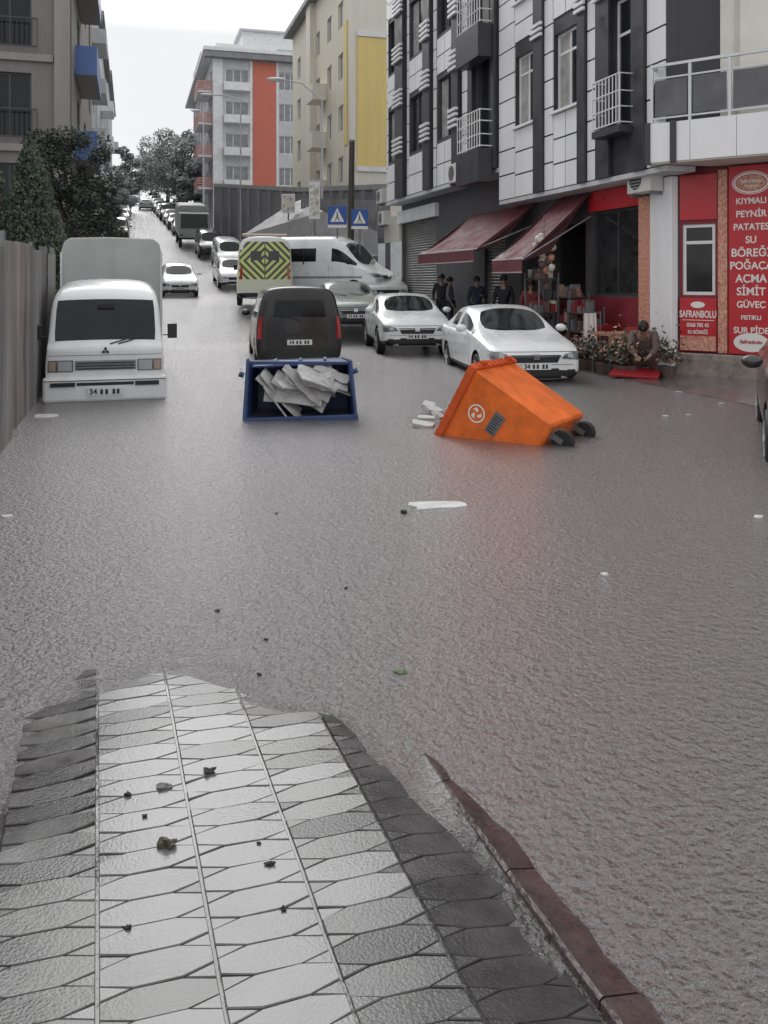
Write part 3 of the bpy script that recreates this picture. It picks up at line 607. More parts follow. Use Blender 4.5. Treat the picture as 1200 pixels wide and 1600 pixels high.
        if rear:
            zr=S_[-2][3]
            for s in(-1,1):
                if ty in('van','minibus'):patch('tail_light',[(s*.79,zr-.35),(s*.88,zr-.35),(s*.85,zr+.12),(s*.77,zr+.12)],'red_lamp','rear',off=.012,nx=3,nz=4)
                else:patch('tail_light',[(s*.45,zr-.2),(s*.76,zr-.2),(s*.76,zr-.06),(s*.5,zr-.06)],'red_lamp','rear',off=.012,nx=4,nz=3)
            if not chev:plate_at('rear',zr-.42 if ty!='sedan' else zr-.3)
            if lod>1 and ty=='van':
                patch('door_seam',[(-.006,.45),(.006,.45),(.006,1.6),(-.006,1.6)],'black','rear',nx=1,nz=12);patch('bumper',[(-.84,.30),(.84,.30),(.84,.48),(-.84,.48)],'black','rear',off=.03,nx=12,nz=2)
                patch('door_handle',[(-.3,.78),(.3,.78),(.3,.83),(-.3,.83)],'black','rear',off=.02,nx=4,nz=1)
                MB().tube([(0,2.2,1.1),(.4,2.2,1.22)],.012,6).build('wiper','black',o)
        if chev:
            patch('chevron_panel',[(-.92,.5),(.92,.5),(.87,2.28),(-.87,2.28)],'chevron','rear',off=.008,nx=12,nz=12)
            for s in(-1,1):
                patch('reflective_edge',[(s*.95,.5),(s*.93,.5),(s*.88,2.28),(s*.90,2.28)],'yellow','rear',off=.01,nx=1,nz=10)
                patch('rear_window',[(s*.12,1.62),(s*.5,1.62),(s*.5,1.95),(s*.12,1.95)],'dark_wall','rear',off=.014,nx=4,nz=3)
            patch('number_plate',[(-.25,.42),(.25,.42),(.25,.5),(-.25,.5)],'plate','rear',off=.02,nx=2,nz=1)
            patch('step_bumper',[(-.9,.32),(.9,.32),(.9,.4),(-.9,.4)],'black','rear',off=.03,nx=8,nz=1)
            b=MB();b.box(-.8,.8,2.45,2.65,2.49,2.57);b.build('light_bar','orange_lamp',o,bev=.02)
    if lod>1:
        for sgn,sd_ in((-1,'left'),(1,'right')):
            zb=S_[5][3]
            if ty=='kombi':ys_=[-1.75,-.7]
            else:ys_=[S_[3][0]+.18,(S_[5][0]+S_[6][0])/2,S_[7][0]-.05]
            for y in ys_:patch('door_seam',[(y-.004,.35),(y+.004,.35),(y+.004,zb-.02),(y-.004,zb-.02)],'black',sd_,off=.003,nx=1,nz=8)
            for y in ys_[1:]:patch('door_handle',[(y-.24,zb-.15),(y-.08,zb-.15),(y-.08,zb-.12),(y-.24,zb-.12)],paint,sd_,off=.025,nx=2,nz=1)
            if ty=='minibus':
                patch('side_stripe',[(-2.3,.82),(2.6,.82),(2.6,.9),(-2.3,.9)],'grey_paint',sd_,off=.005,nx=20,nz=1)
                for y in(.3,1.4):patch('window_divider',[(y-.03,1.36),(y+.03,1.36),(y+.03,2.0),(y-.03,2.0)],'black',sd_,off=.005,nx=1,nz=6)
    y=S_[4][0]-.42 if ty!='kombi' else -2.0
    for s in(-1,1):
        mm=MB();X=S_[4][1]+(.09 if ty!='kombi' else .12);zz=S_[4][3]+.06
        if ty in('kombi','minibus'):mm.box(s*X-.07,s*X+.07,y-.03,y+.03,zz-.02,zz+.2);mm.box(min(s*(X-.14),s*(X-.0)),max(s*(X-.14),s*X),y-.01,y+.01,zz+.02,zz+.04);mm.build('mirror','black',o,bev=.02)
        else:mm.ball((s*X,y,zz+.02),(.11,.07,.075),10,7);mm.build('mirror',paint,o,smooth=True)
    r=d['r']
    for y in d['wy']:
        for s in(-1,1):
            x1=s*(S_[5][1]-.015);x0=s*(S_[5][1]-.2);t=MB();n_=24 if lod>1 else 12
            t.cyl((x0,y,r),(x1,y,r),r,n=n_);t=t.build('wheel','rubber',o,smooth=True,bev=.02 if lod>1 else 0)
            q=MB();q.cyl((x1-s*.01,y,r),(x1+s*.004,y,r),r*.64,n=n_,m=0)
            if lod>1:
                for k in range(5):
                    a=2*PI*k/5;q.box(-.035,.035,-.004,.004,.03,r*.6,1,TR((x1+s*.01,y,r))@Matrix.Rotation(a,4,'X')@RZ(PI/2))
                q.cyl((x1,y,r),(x1+s*.02,y,r),.05,n=10,m=1)
            q.build('rim',['black' if lod>1 else 'silver_paint','silver_paint'],t)
    return o
def vpos(px,Y,dz=0):
    s,t=st(px,Y);return P(s,t,prof(s)-.02+dz)
def slope(px,Y):
    s,_=st(px,Y);return math.atan((prof(s+2)-prof(s-2))/4)
def vface(px,Y,half,rz,dz=-.03):
    X=(px-600)/F*Y;c=Vector((X,Y,0))+Vector((-math.sin(rz),math.cos(rz),0))*half;s=-ST*c.x+CT*c.y;return Vector((c.x,c.y,prof(s)+dz))
car('kombi','white_paint',vface(165,12.75,2.2,TH,-.02),TH,'white boxy van facing the camera beside the metal fence','van',name='parked_van')
a=R(11);car('van','brown_paint',vface(468,18.1,2.15,a,-.10),a+PI,'near black small van seen from behind, right behind the blue bin','van',name='parked_van',front=False)
a=R(7);car('sedan','white_paint',vface(838,14.9,2.3,a,-.03),a,'white saloon car parked in the water behind the orange bin',rear=False)
a=R(7);car('hatch','white_paint',vface(652,20.4,2.1,a,0),a,'white hatchback parked behind the white saloon with its nose towards the camera',rear=False)
a=R(10);car('hatch','green_paint',vface(556,24.5,2.1,a,.08),a,'greenish grey car parked between the near black van and the white hatchback',rear=False)
a=R(12);car('hatch','silver_paint',vface(606,31.5,2.1,a,.1),a,'pale car mostly hidden behind the greenish grey car',lod=1,rear=False)
a=R(9);car('minibus','white_paint',vface(414,30.5,2.95,a,.12),PI+a,'high roofed van with yellow and green chevrons all over its back doors','van',name='chevron_van',front=False,chev=True)
q=at(505,440,34.);car('minibus','white_paint',Vector((q.x,q.y,1.05)),R(62),'long white minibus with dark side windows standing crosswise beside the chevron van','van',name='parked_minibus')
def up(ty,paint,px,Y,label,cat='car',face=1,name='parked_car',group=None,lod=1):
    car(ty,paint,vpos(px,Y),TH+(0 if face>0 else PI),label,cat,group,rx=slope(px,Y)*face,lod=lod,front=face>0,rear=face<0,name=name)
up('hatch','white_paint',278,43,'white car coming down the street past the box truck',name='driving_car',lod=2)
up('hatch','white_paint',362,47,'white car parked uphill just left of the chevron van')
up('van','white_paint',356,55,'white van parked uphill behind the white parked car','van',name='parked_van')
up('van','dark_paint',327,61,'black van parked uphill left of the white van','van',name='parked_van')
far=[('hatch','grey_paint',284,78),('hatch','dark_paint',275,84),('sedan','silver_paint',268,90),('van','dark_paint',262,95),('hatch','white_paint',256,101),('hatch','grey_paint',251,107),('sedan','grey_paint',247,114),('hatch','dark_paint',243,121),('van','silver_paint',239,128)]
lb=['grey hatchback parked just behind the grey lorry uphill','black hatchback second behind the grey lorry uphill','silver saloon third behind the grey lorry uphill','black small van in the middle of the line of cars on the hill','white hatchback beyond the black van in the line on the hill','grey hatchback fourth from the top of the line of cars','grey saloon third from the top of the line of cars','black hatchback second from the top of the line of cars','silver van at the very top of the line of cars']
for (ty,p_,px,Y),l_ in zip(far,lb):up(ty,p_,px,Y,l_,group='cars parked along the hill')
up('van','dark_paint',184,70,'black van parked uphill on the left beyond the box truck','van',name='parked_van')
up('hatch','grey_paint',187,79,'grey car parked uphill on the left just beyond the black van')
up('hatch','dark_paint',189,88,'black car parked uphill on the left, third in the far left row')
up('hatch','silver_paint',191,97,'silver car parked uphill on the left, fourth in the far left row')
up('van','grey_paint',193,107,'grey van parked uphill on the left at the end of the far left row','van',name='parked_van')
up('minibus','silver_paint',208,124,'pale minibus coming over the crest of the hill','van',name='distant_van')
up('hatch','white_paint',228,112,'white car climbing in the middle of the far street',face=-1,name='driving_car')
def box_truck(label,loc,rz,wd,ln,h0,h1,m,rx=0):
    o=empty('box_truck',loc,rz,label,'truck',rx=rx);b=MB();hw=wd/2
    prof_=[(-hw,h0),(hw,h0),(hw*.985,h1-.30),(hw*.94,h1-.12),(hw*.82,h1-.02),(0,h1),(-hw*.82,h1-.02),(-hw*.94,h1-.12),(-hw*.985,h1-.30)]
    b.prism([(x,-ln/2+.02,z) for x,z in prof_],(0,ln-1.6,0));b.build('cargo_box',m,o,bev=.03)
    f=MB()
    for x in(-hw,hw-.04):f.box(x-.004,x+.044,-ln/2-.002,-ln/2+.015,h0,h1-.32)
    f.box(-hw+.045,hw-.045,-ln/2-.01,-ln/2+.015,h0,h0+.07).box(-.006,.006,-ln/2+.002,-ln/2+.017,h0+.07,h1-.1);f.build('door_frame','silver_paint',o)
    b=MB();b.box(-hw+.1,hw-.1,-ln/2,ln/2-.1,h0-.22,h0-.01);b.build('chassis','black',o)
    b=MB();y0=ln/2-1.52;pts=[(0,y0,h0-.1),(0,y0,h1-.5),(0,ln/2-.5,h1-.55),(0,ln/2-.05,h0+.55),(0,ln/2,h0-.1)];b.prism([(-hw+.03,p[1],p[2]) for p in pts],(wd-.06,0,0));b.build('cab',m,o,bev=.06)
    b=MB();b.prism([(-hw+.15,ln/2-.52,h1-.62),(hw-.15,ln/2-.52,h1-.62),(hw-.12,ln/2-.1,h0+.6),(-hw+.12,ln/2-.1,h0+.6)],(0,.04,.02));b.build('windscreen','glass',o)
    for s in(-1,1):
        MB().box(s*(hw-.12)-.07,s*(hw-.12)+.07,-ln/2-.03,-ln/2-.012,h0-.16,h0-.06).build('tail_light','red_lamp',o)
        MB().box(s*(hw-.2)-.12,s*(hw-.2)+.12,ln/2+.002,ln/2+.02,h0+.05,h0+.2).build('headlight','lamp',o)
        for y in(-ln/2+.9,ln/2-.8):
            t=MB();t.cyl((s*(hw-.26),y,.38),(s*(hw-.04),y,.38),.38,n=20);t=t.build('wheel','rubber',o,smooth=True)
            MB().cyl((s*(hw-.05),y,.38),(s*(hw-.03),y,.38),.2,n=14).build('rim','silver_paint',t)
    MB().box(-.26,.26,-ln/2-.03,-ln/2-.012,h0-.18,h0-.07).build('number_plate','plate',o)
    return o
s,t=st(175,17.6);box_truck('tall light grey box truck parked right behind the white boxy van',P(s+2.6,t,prof(s)-.03),TH,1.98,5.2,.7,2.78,'box_grey')
s,t=st(303,66);box_truck('grey box lorry parked uphill in the line of cars',P(s+2.6,t,prof(s+2.6)-.05),TH+PI,2.3,6,.9,3.2,'box_grey',rx=-slope(303,66))
a=math.atan2(.40,1);car('hatch','dark_paint',(5.10,9.5,-.15),-a,'dark car cut off by the right edge of the picture')
# ---------------------------------------------------------------- left fence
fo=empty('metal_fence',(0,0,0),0,'grey corrugated metal sheet fence along the left side of the flood','fence')
s=4.;rf=random.Random(5)
while s<16.3:
    ln=rf.choice((.68,.85,1.02));e_=min(s+ln,16.45);off=rf.uniform(-.035,.035);topo=rf.uniform(-.09,.08);tilt=rf.uniform(-.03,.03);v=[];ss=s
    while ss<e_+.03:
        for ds,dt in((0,0),(.035,0),(.06,.035),(.10,.035),(.125,0)):
            q=ss+ds;top=2.14+.02*(q-9)+topo;v.append(P(q,-1.34+dt+off,-.15));v.append(P(q+tilt,-1.34+dt+off+tilt,top))
        ss+=.135
    mb=MB();mb.add(v,[(2*i,2*i+2,2*i+3,2*i+1) for i in range(len(v)//2-1)]);mb.build('sheet',rf.choice(('fence','fence','fence_rust','fence_pale')),fo);s=e_-.02
for s in(5,8,11,14,16.4):
    a=P(s,-1.45,-.15);MB().cyl(a,a+Vector((0,0,2.5)),.035,n=8).build('post','metal_pole',fo)
for z in(.5,1.8):MB().tube([P(4,-1.41,z),P(16.4,-1.41,z+.1)],.02,6).build('rail','metal_pole',fo)
# ---------------------------------------------------------------- buildings
T0=9.3;sA0=S(781,T0)
def ax(px):return sA0-S(px,T0)
A=empty('apartment_building',P(sA0,T0),0,'white panelled apartment block with black window bays above the bakery and red awnings','building')
A.rotation_euler=(0,0,TH-PI/2)
I4=Matrix.Identity(4)
WX=ax(1042);FL=3.1;zb0=3.86
wins=[(ax(806),ax(837),0),(ax(866),ax(906),0),(ax(958),ax(991),1)]
holes=[]
for fl in range(3):
    for a,b,k in wins:holes.append((a,b,(4.75 if k else 5.62)+fl*FL,7.38+fl*FL))
mb=MB();wall_open(mb,0,WX,zb0,13.4,0,.25,holes);mb.box(0,WX,.252,9,zb0,13.4);mb.build('wall','clad_dark',A)
mb=MB();mb.box(-.05,WX+.1,-.15,9.2,13.4,13.9);mb.build('roof','roof_grey',A)
pil=[(ax(838),ax(852)),(ax(907),ax(919)),(ax(936),ax(957)),(ax(992),ax(1012))]
cl=MB()
def pan(x0,x1,z0,z1,y=-.03):
    if x1-x0<.12 or z1-z0<.06:return
    nx_=max(1,round((x1-x0)/.75));nz_=max(1,round((z1-z0)/.62))
    for i in range(nx_):
        for j in range(nz_):
            a=x0+(x1-x0)*i/nx_;b=x0+(x1-x0)*(i+1)/nx_;c=z0+(z1-z0)*j/nz_;d=z0+(z1-z0)*(j+1)/nz_
            cl.box(a+.02,b-.02,y,-.002,c+.02,d-.02)
for a,b in((.0,ax(806)),(ax(852),ax(866)),(ax(919),ax(936)),(ax(1012),WX)):pan(a,b,zb0,13.4)
for fl in range(3):
    for a,b,k in wins:
        lo=zb0 if fl==0 else 7.38+(fl-1)*FL
        hi=(4.75 if k else 5.62)+fl*FL
        if k==0:pan(a,b,lo+(.35 if fl else 0),hi-.06)
cl.build('cladding','panel_white',A)
for a,b in pil:
    mb=MB();mb.box(a,b,-.10,-.002,zb0,13.4);mb.build('pilaster','clad_dark',A,bev=.01)
    for fl in range(3):
        o_=MB()
        for k in range(3):o_.box(a-.04,b+.04,-.16,-.102,7.5+fl*FL+.13*k,7.57+fl*FL+.13*k)
        o_.build('ornament','panel_white',A)
for fl in range(3):
    for a,b,k in wins:
        z0=(4.75 if k else 5.62)+fl*FL;z1=7.38+fl*FL
        win(A,I4,a,b,z0,z1,.1,'pvc','glass',2 if not k else 1,.06,curt=not k,trans=True)
        MB().box(a-.05,b+.05,-.12,.0,z0-.06,z0-.004).build('sill','panel_white',A)
        if k:
            rl=MB();x0,x1=a-.15,b+.1
            for j in range(9):
                x=x0+(x1-x0)*j/8;rl.cyl((x,-.38,z0+.05),(x,-.38,z0+.98),.012,n=6)
            for zz in(z0+.05,z0+.35,z0+.65,z0+.98):rl.tube([(x0,-.05,zz),(x0,-.38,zz),(x1,-.38,zz),(x1,-.05,zz)],.014,6)
            rl.build('railing','pvc',A);MB().box(x0,x1,-.4,-.11,z0-.14,z0+.0).build('balcony','clad_dark',A)
g0=.6
def gx(px):return sA0-S(px,9.9)
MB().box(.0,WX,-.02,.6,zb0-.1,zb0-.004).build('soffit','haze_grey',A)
gl=[(gx(800),gx(842),.15,3.0),(gx(862),gx(915),.15,3.1),(gx(925),gx(1000),1.45,3.3)]
mb=MB();wall_open(mb,0,gx(1060),-.2,zb0-.1,g0,g0+.25,gl);mb.build('ground_floor_wall','dark_wall',A)
MB().box(0,gx(1060),g0+2.2,g0+2.4,-.2,zb0-.1).build('shop_interior','dark_wall',A)
win(A,I4,gx(925),gx(1000),1.45,3.3,g0+.08,'dark_frame','shop_glass',2,.06)
MB().box(gx(922),gx(1003),g0-.05,g0-.003,3.3,3.74).build('fascia','red_sign',A)
MB().box(gx(922),gx(1001),g0-.03,g0-.002,.3,1.42).build('dado','red_dark',A)
MB().box(gx(1004),gx(1024),g0-.10,g0-.003,.5,3.45).build('pattern_column','pattern',A,bev=.01)
MB().box(gx(1026),gx(1060),g0-.16,g0-.002,-.2,zb0-.12).build('pier','panel_white',A,bev=.02)
MB().box(0,gx(1024),g0-.2,g0-.105,-.2,.25).build('step','plinth',A)
C0=Vector((5.57,16.3,0));CB=empty('corner_block',C0,R(-36.9),'corner of the white block with a wide glazed balcony above the red bakery signs','building')
mb=MB();wall_open(mb,0,6,-.2,3.86,0,.25,[(.06,.66,1.5,2.82)]);mb.box(0,6,.252,6,-.2,3.86);mb.build('ground_floor_wall','red_dark',CB)
MB().box(-.02,6,-.12,-.003,-.2,.42).build('plinth','plinth',CB,bev=.02)
MB().box(.02,.70,-.04,-.002,2.9,3.74).build('fascia','red_sign',CB)
win(CB,I4,.06,.66,1.5,2.82,.03,'pvc','shop_glass',1,.06,trans=True)
MB().box(.72,.89,-.06,-.002,.44,3.8).build('pattern_column','pattern',CB,bev=.01)
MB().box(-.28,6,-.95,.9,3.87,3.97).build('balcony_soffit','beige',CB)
mb=MB()
for k in range(8):mb.box(-.28+.785*k+.006,-.28+.785*(k+1)-.006,-.98,-.952,3.9,4.6)
mb.build('balcony_fascia','panel_white',CB);MB().box(-.27,5.99,-.95,.9,3.972,4.6).build('balcony','panel_white',CB)
MB().box(-.3,-.2,-1.0,-.96,3.86,4.62).box(.16,.27,-1.01,-.985,3.86,4.62).build('balcony_trim','clad_dark',CB)
rl=MB()
for k in range(9):
    x=-.22+.68*k;rl.box(x,x+.05,-.93,-.88,4.602,5.62)
rl.box(-.22,6,-.94,-.87,5.62,5.67).box(-.22,6,-.925,-.885,4.68,4.71).box(-.22,6,-.925,-.885,5.4,5.43);rl.box(-.24,-.18,-.87,.5,5.62,5.67)
rl.build('railing','steel_rail',CB)
pn=MB()
for k in range(8):pn.box(-.22+.68*k+.08,-.22+.68*(k+1)-.03,-.915,-.905,4.73,5.38)
pn.box(-.215,-.205,-.85,.4,4.73,5.38);pn.build('railing_panel','smoke_panel',CB)
MB().box(-.105,6,.10,1.1,4.602,13.4).build('upper_wall','beige_light',CB)
MB().box(1.0,1.06,.06,.097,4.605,13.3).box(-.1,-.04,.06,.097,4.605,13.3).build('wall_trim','beige',CB)
MB().box(-.42,-.11,-.1,1.1,4.605,13.4).build('pilaster','clad_dark',CB)
MB().box(-.28,6,-.95,.095,10.2,10.8).build('balcony','panel_white',CB)
win(CB,I4,2.2,3.6,4.7,6.8,.03,'pvc','shop_glass',2,.06)
SG=empty('shop_sign',C0,R(-36.9),'tall red bakery sign listing white food names at the right edge','sign')
MB().box(.92,1.74,-.10,-.003,.44,3.84).build('board','red_sign',SG,bev=.01)
zz=3.19
for s_,sz in(('KIYMALI',.14),('PEYNİR',.15),('PATATES',.15),('SU',.16),('BÖREĞİ',.185),('POĞAÇA',.175),('AÇMA',.185),('SİMİT',.18),('GÜVEÇ',.15),('FISTIKLI',.10),('SUR PİDE',.14)):
    text(s_,sz*1.1,'sign_white',SG,TR((1.31,-.104,zz)),sx=.92);zz-=.232
def oval(parent,x,z,a,b,m,y=-.104,n=28,ring=None):
    mb=MB()
    if ring:
        for i in range(n):
            t0,t1=2*PI*i/n,2*PI*(i+1)/n;mb.add([(x+a*math.cos(t0),y,z+b*math.sin(t0)),(x+a*math.cos(t1),y,z+b*math.sin(t1)),(x+(a-ring)*math.cos(t1),y,z+(b-ring)*math.sin(t1)),(x+(a-ring)*math.cos(t0),y,z+(b-ring)*math.sin(t0))],[(0,1,2,3)])
    else:mb.add([(x+a*math.cos(2*PI*i/n),y,z+b*math.sin(2*PI*i/n)) for i in range(n)],[tuple(range(n))])
    return mb.build('emblem',m,parent)
oval(SG,1.31,3.52,.33,.21,'sign_white',ring=.014);oval(SG,1.31,3.52,.30,.185,'sign_white',ring=.03);oval(SG,1.31,3.52,.255,.145,'pattern',y=-.105);text('Safranbolu',.085,'sign_white',SG,TR((1.31,-.108,3.55)));text('Börekçisi',.06,'sign_white',SG,TR((1.31,-.108,3.46)))
oval(SG,1.31,.66,.3,.17,'sign_white');text('Safranbolu',.09,'red_sign',SG,TR((1.31,-.108,.67)))
S2=empty('shop_sign',C0,R(-36.9),'small red sign with white lettering under the white framed bakery window','sign')
MB().box(.03,.70,-.07,-.003,.46,1.44).build('board','red_sign',S2,bev=.008)
text('SAFRANBOLU',.18,'sign_white',S2,TR((.365,-.074,1.14)),sx=.60);text('0368 785 43',.10,'sign_white',S2,TR((.365,-.074,.94)),sx=.80);text('SU BÖREĞİ',.09,'sign_white',S2,TR((.365,-.074,.81)),sx=.8)
oval(S2,.365,1.32,.13,.06,'sign_white',y=-.074);MB().box(.04,.69,-.0735,-.0705,.47,.74).build('picture_panel','pattern',S2)
mb=MB();mb.box(.08,.66,-.073,-.0705,1.03,1.04);mb.build('stripe','sign_white',S2)
def acu(p,rz,label):
    o=empty('air_conditioner',p,rz,label,'air conditioner','outdoor air conditioning units');MB().box(-.4,.4,-.3,0,0,.55).build('casing','ac_white',o,bev=.02)
    mb=MB();n=24;r=.22;mb.add([(-.1+r*math.cos(2*PI*i/n),-.304,.28+r*math.sin(2*PI*i/n)) for i in range(n)],[tuple(range(n))]);f=mb.build('fan_grille','dark_frame',o)
    mb=MB()
    for k in range(7):
        z=.1+.06*k;hw=math.sqrt(max(0,.21**2-(z-.28)**2));mb.box(-.1-hw,-.1+hw,-.312,-.306,z-.005,z+.005)
    mb.build('grille_bar','ac_white',f);MB().box(-.35,-.31,-.25,0,-.06,-.002).box(.31,.35,-.25,0,-.06,-.002).build('bracket','metal_pole',o);return o
def onfac(px,y,T,dT=0):return P(S(px,T),T-dT,Z(px,y,T))
acu(onfac(1030,302,9.9,.17),TH-PI/2,'white air conditioner high on the pier beside the corner balcony')
acu(onfac(604,318,9.9,.02),TH-PI/2,'white air conditioner on the dark facade above the grey shutter, left one')
acu(onfac(622,300,9.9,.02),TH-PI/2,'white air conditioner on the dark facade above the grey shutter, right one')
acu(onfac(723,318,9.3,.02)+Vector((0,0,.6)),TH-PI/2,'white air conditioner on the dark facade left of the first awning')
acu(onfac(607,352,9.9,.02),TH-PI/2,'white air conditioner low beside the top of the grey shutter')
sB0=S(604,T0);B=empty('apartment_building',P(sB0,T0),TH-PI/2,'dark grey and white striped apartment block with ornamented pilasters','building')
def bxp(px):return sB0-S(px,T0)
WB=sB0-sA0-.01;BZ=4.75;FB=3.3
wb=[(bxp(607),bxp(620)),(bxp(640),bxp(661)),(bxp(684),bxp(709)),(bxp(746),bxp(772))]
holes=[(a,b,(5.3 if i==3 else 6.2)+fl*FB,8.1+fl*FB) for fl in range(3) for i,(a,b) in enumerate(wb)]
mb=MB();wall_open(mb,0,WB,BZ,16.,0,.25,holes);mb.box(0,WB,.252,9,BZ,16.);mb.build('wall','dark_wall',B)
MB().box(-.1,WB,-.3,9.2,16.,16.5).build('roof','roof_grey',B)
cl=MB()
for (p0,p1) in((605,607.5),(637,640),(661.5,664),(678,683),(723,736)):pan(bxp(p0),bxp(p1),BZ,16.)
for fl in range(3):
    for i,(a,b) in enumerate(wb[:3]):pan(a,b,BZ if fl==0 else 8.25+(fl-1)*FB,6.1+fl*FB)
cl.build('cladding','panel_white',B)
for (p0,p1) in((622,634),(666,676.5),(711.5,721.5),(737,744),(773,779)):
    a,b=bxp(p0),bxp(p1);MB().box(a,b,-.14,-.002,BZ,16).build('pilaster','clad_dark',B,bev=.01)
    if p0<730:
        for fl in range(3):
            for zz in(6.3,8.0):
                o_=MB()
                for k in range(4):o_.box(a-.05,b+.05,-.24,-.142,zz+fl*FB+.16*k,zz+fl*FB+.08+.16*k)
                o_.build('ornament','panel_white',B)
for fl in range(3):
    for i,(a,b) in enumerate(wb):
        z0=(5.3 if i==3 else 6.2)+fl*FB;z1=8.1+fl*FB;win(B,I4,a,b,z0,z1,.1,'dark_frame','glass',2,.06,curt=(i+fl)%2==0)
        if i==3:
            rl=MB();x0,x1=a-.25,b+.2
            for j in range(10):
                x=x0+(x1-x0)*j/9;rl.cyl((x,-.5,z0),(x,-.5,z0+1.0),.016,n=6)
            for zz in(z0+.04,z0+.35,z0+.7,z0+1.0):rl.tube([(x0,-.15,zz),(x0,-.5,zz),(x1,-.5,zz),(x1,-.15,zz)],.018,6)
            rl.build('railing','pvc',B);MB().box(x0,x1,-.55,-.145,z0-.9,z0-.02).build('balcony','clad_dark',B)
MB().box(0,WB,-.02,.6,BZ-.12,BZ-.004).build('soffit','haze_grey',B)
def gb(px):return sB0-S(px,9.9)
hh=[(gb(630),gb(682),-.2,3.9),(gb(757),gb(790),-.2,3.2)]
mb=MB();wall_open(mb,0,WB,-.2,BZ-.12,.6,.9,hh);mb.box(0,WB,.902,9,-.2,BZ-.12);mb.build('ground_floor_wall','dark_wall',B)
for a,b,z0,z1 in hh:
    sh=MB();z=z0;b=min(b,WB-.02)
    while z<z1:sh.prism([(a,.72,z),(a,.68,z+.04),(a,.72,z+.085)],(b-a,0,0));z+=.09
    sh.box(a,b,.73,.75,z0,z1);sh.build('roller_shutter','shutter',B)
MB().box(gb(626),gb(686),.45,.597,3.95,4.4).build('shutter_box','haze_white',B)
MB().box(gb(604),gb(628),.5,.597,3.3,4.3).build('sign_panel','beige',B)
def awning(s0,s1,label,zt=3.5,zf=2.5,T1=8.15):
    o=empty('awning',P(s1,9.85),TH-PI/2,label,'awning','red awnings over the shop fronts');ln=s1-s0;pj=9.85-T1
    mb=MB();n=16
    for i in range(n):
        xa,xb=ln*i/n,ln*(i+1)/n;m_=5
        for j in range(m_):
            ya,yb=-pj*j/m_,-pj*(j+1)/m_
            def q(x,y):
                k=-y/pj;return Vector((x,y,zt+(zf-zt)*k-.09*math.sin(PI*k)-.03*math.sin(x*6)*k-.012*math.sin(x*17+k*4)))
            mb.add([q(xa,ya),q(xb,ya),q(xb,yb),q(xa,yb),q(xa,ya)-Vector((0,0,.012)),q(xb,ya)-Vector((0,0,.012)),q(xb,yb)-Vector((0,0,.012)),q(xa,yb)-Vector((0,0,.012))],[(0,1,2,3),(7,6,5,4)])
    mb.build('canopy','awning',o,smooth=True)
    mb=MB();n=int(ln/.3)
    for i in range(n):
        xa,xb=ln*i/n,ln*(i+1)/n;mb.box(xa,xb-.006,-pj-.02,-pj-.008,zf-.3+.03*(i%2),zf-.015)
    mb.build('valance','awning',o)
    MB().box(0,ln,-pj-.026,-pj-.0205,zf-.31,zf-.28).build('valance_trim','awning_trim',o)
    for x in(.05,ln-.05):
        MB().tube([(x,-.02,zt-.55),(x,-pj,zf-.02)],.02,6).build('arm','steel_rail',o)
        MB().prism([(x,-.02,zt-.03),(x,-pj,zf-.03),(x,-pj,zf-.06),(x,-pj*.6,zt-.9*(zt-zf))],(.006,0,0)).build('side_cloth','awning_under',o)
    MB().tube([(0,-pj,zf),(ln,-pj,zf)],.025,8).build('front_bar','steel_rail',o)
awning(19.9,24.2,'long faded red awning on the left over the people',3.75,2.55)
awning(17.15,18.75,'shorter dark red awning on the right next to the bakery window',3.75,2.25)
def mk_block(name,label,M0,W,D,z0,z1,front,side,mF,mS,t=.3,sidedir='R',roofm='roof_grey',ov=.5,fr='pvc',n=2,curt=False,pane='glass'):
    o=bpy.data.objects.new(name,None);col.objects.link(o);o.matrix_world=M0;tag(o,label,'building')
    mb=MB();wall_open(mb,0,W,z0,z1,0,t,front);mb.build('wall',mF,o)
    if sidedir=='R':TS=TR((W,0,0))@RZ(PI/2);a,b=t,D
    else:TS=TR((0,D,0))@RZ(-PI/2);a,b=0,D-t
    mb=MB();wall_open(mb,a+.001,b-.001,z0,z1,0,t,side);mb.build('side_wall',mS,o,T=TS)
    if sidedir=='R':bx('core',mF,o,0,W-t-.002,t+.002,D,z0,z1-.01)
    else:bx('core',mF,o,t+.002,W,t+.002,D,z0,z1-.01)
    for h in front:win(o,I4,*h,.12,fr,pane,n,.07,curt=curt)
    for h in side:win(o,TS,*h,.12,fr,pane,n,.07)
    bx('roof',roofm,o,-ov,W+ov,-ov,D+ov,z1+.002,z1+.35)
    return o,TS
cE=P(*st(112,30),0);W=10
sf=[]
for fl in range(5):
    z=3.6+3.1*fl
    sf+=[(W-2.7,W-1.3,z,z+2.2),(W-5.4,W-3.9,z,z+2.0),(W-8.6,W-7.2,z,z+2.)]
side=[(x,x+1.6,3.9+3.1*fl,5.7+3.1*fl) for fl in range(5) for x in(3.2,8.2,12.5)]
E,TE=mk_block('apartment_building','brown grey apartment block with blue balcony panels behind the trees at left',TR(cE)@RZ(TH)@TR((-W,0,0)),W,16,0,19.5,sf,side,'brown_wall','brown_wall',fr='dark_frame',n=2)
for x in(W-.55,W-3.4,W-6.2,W-9):bx('column','brown_col',E,x,x+.5,-.25,-.003,0,19.5)
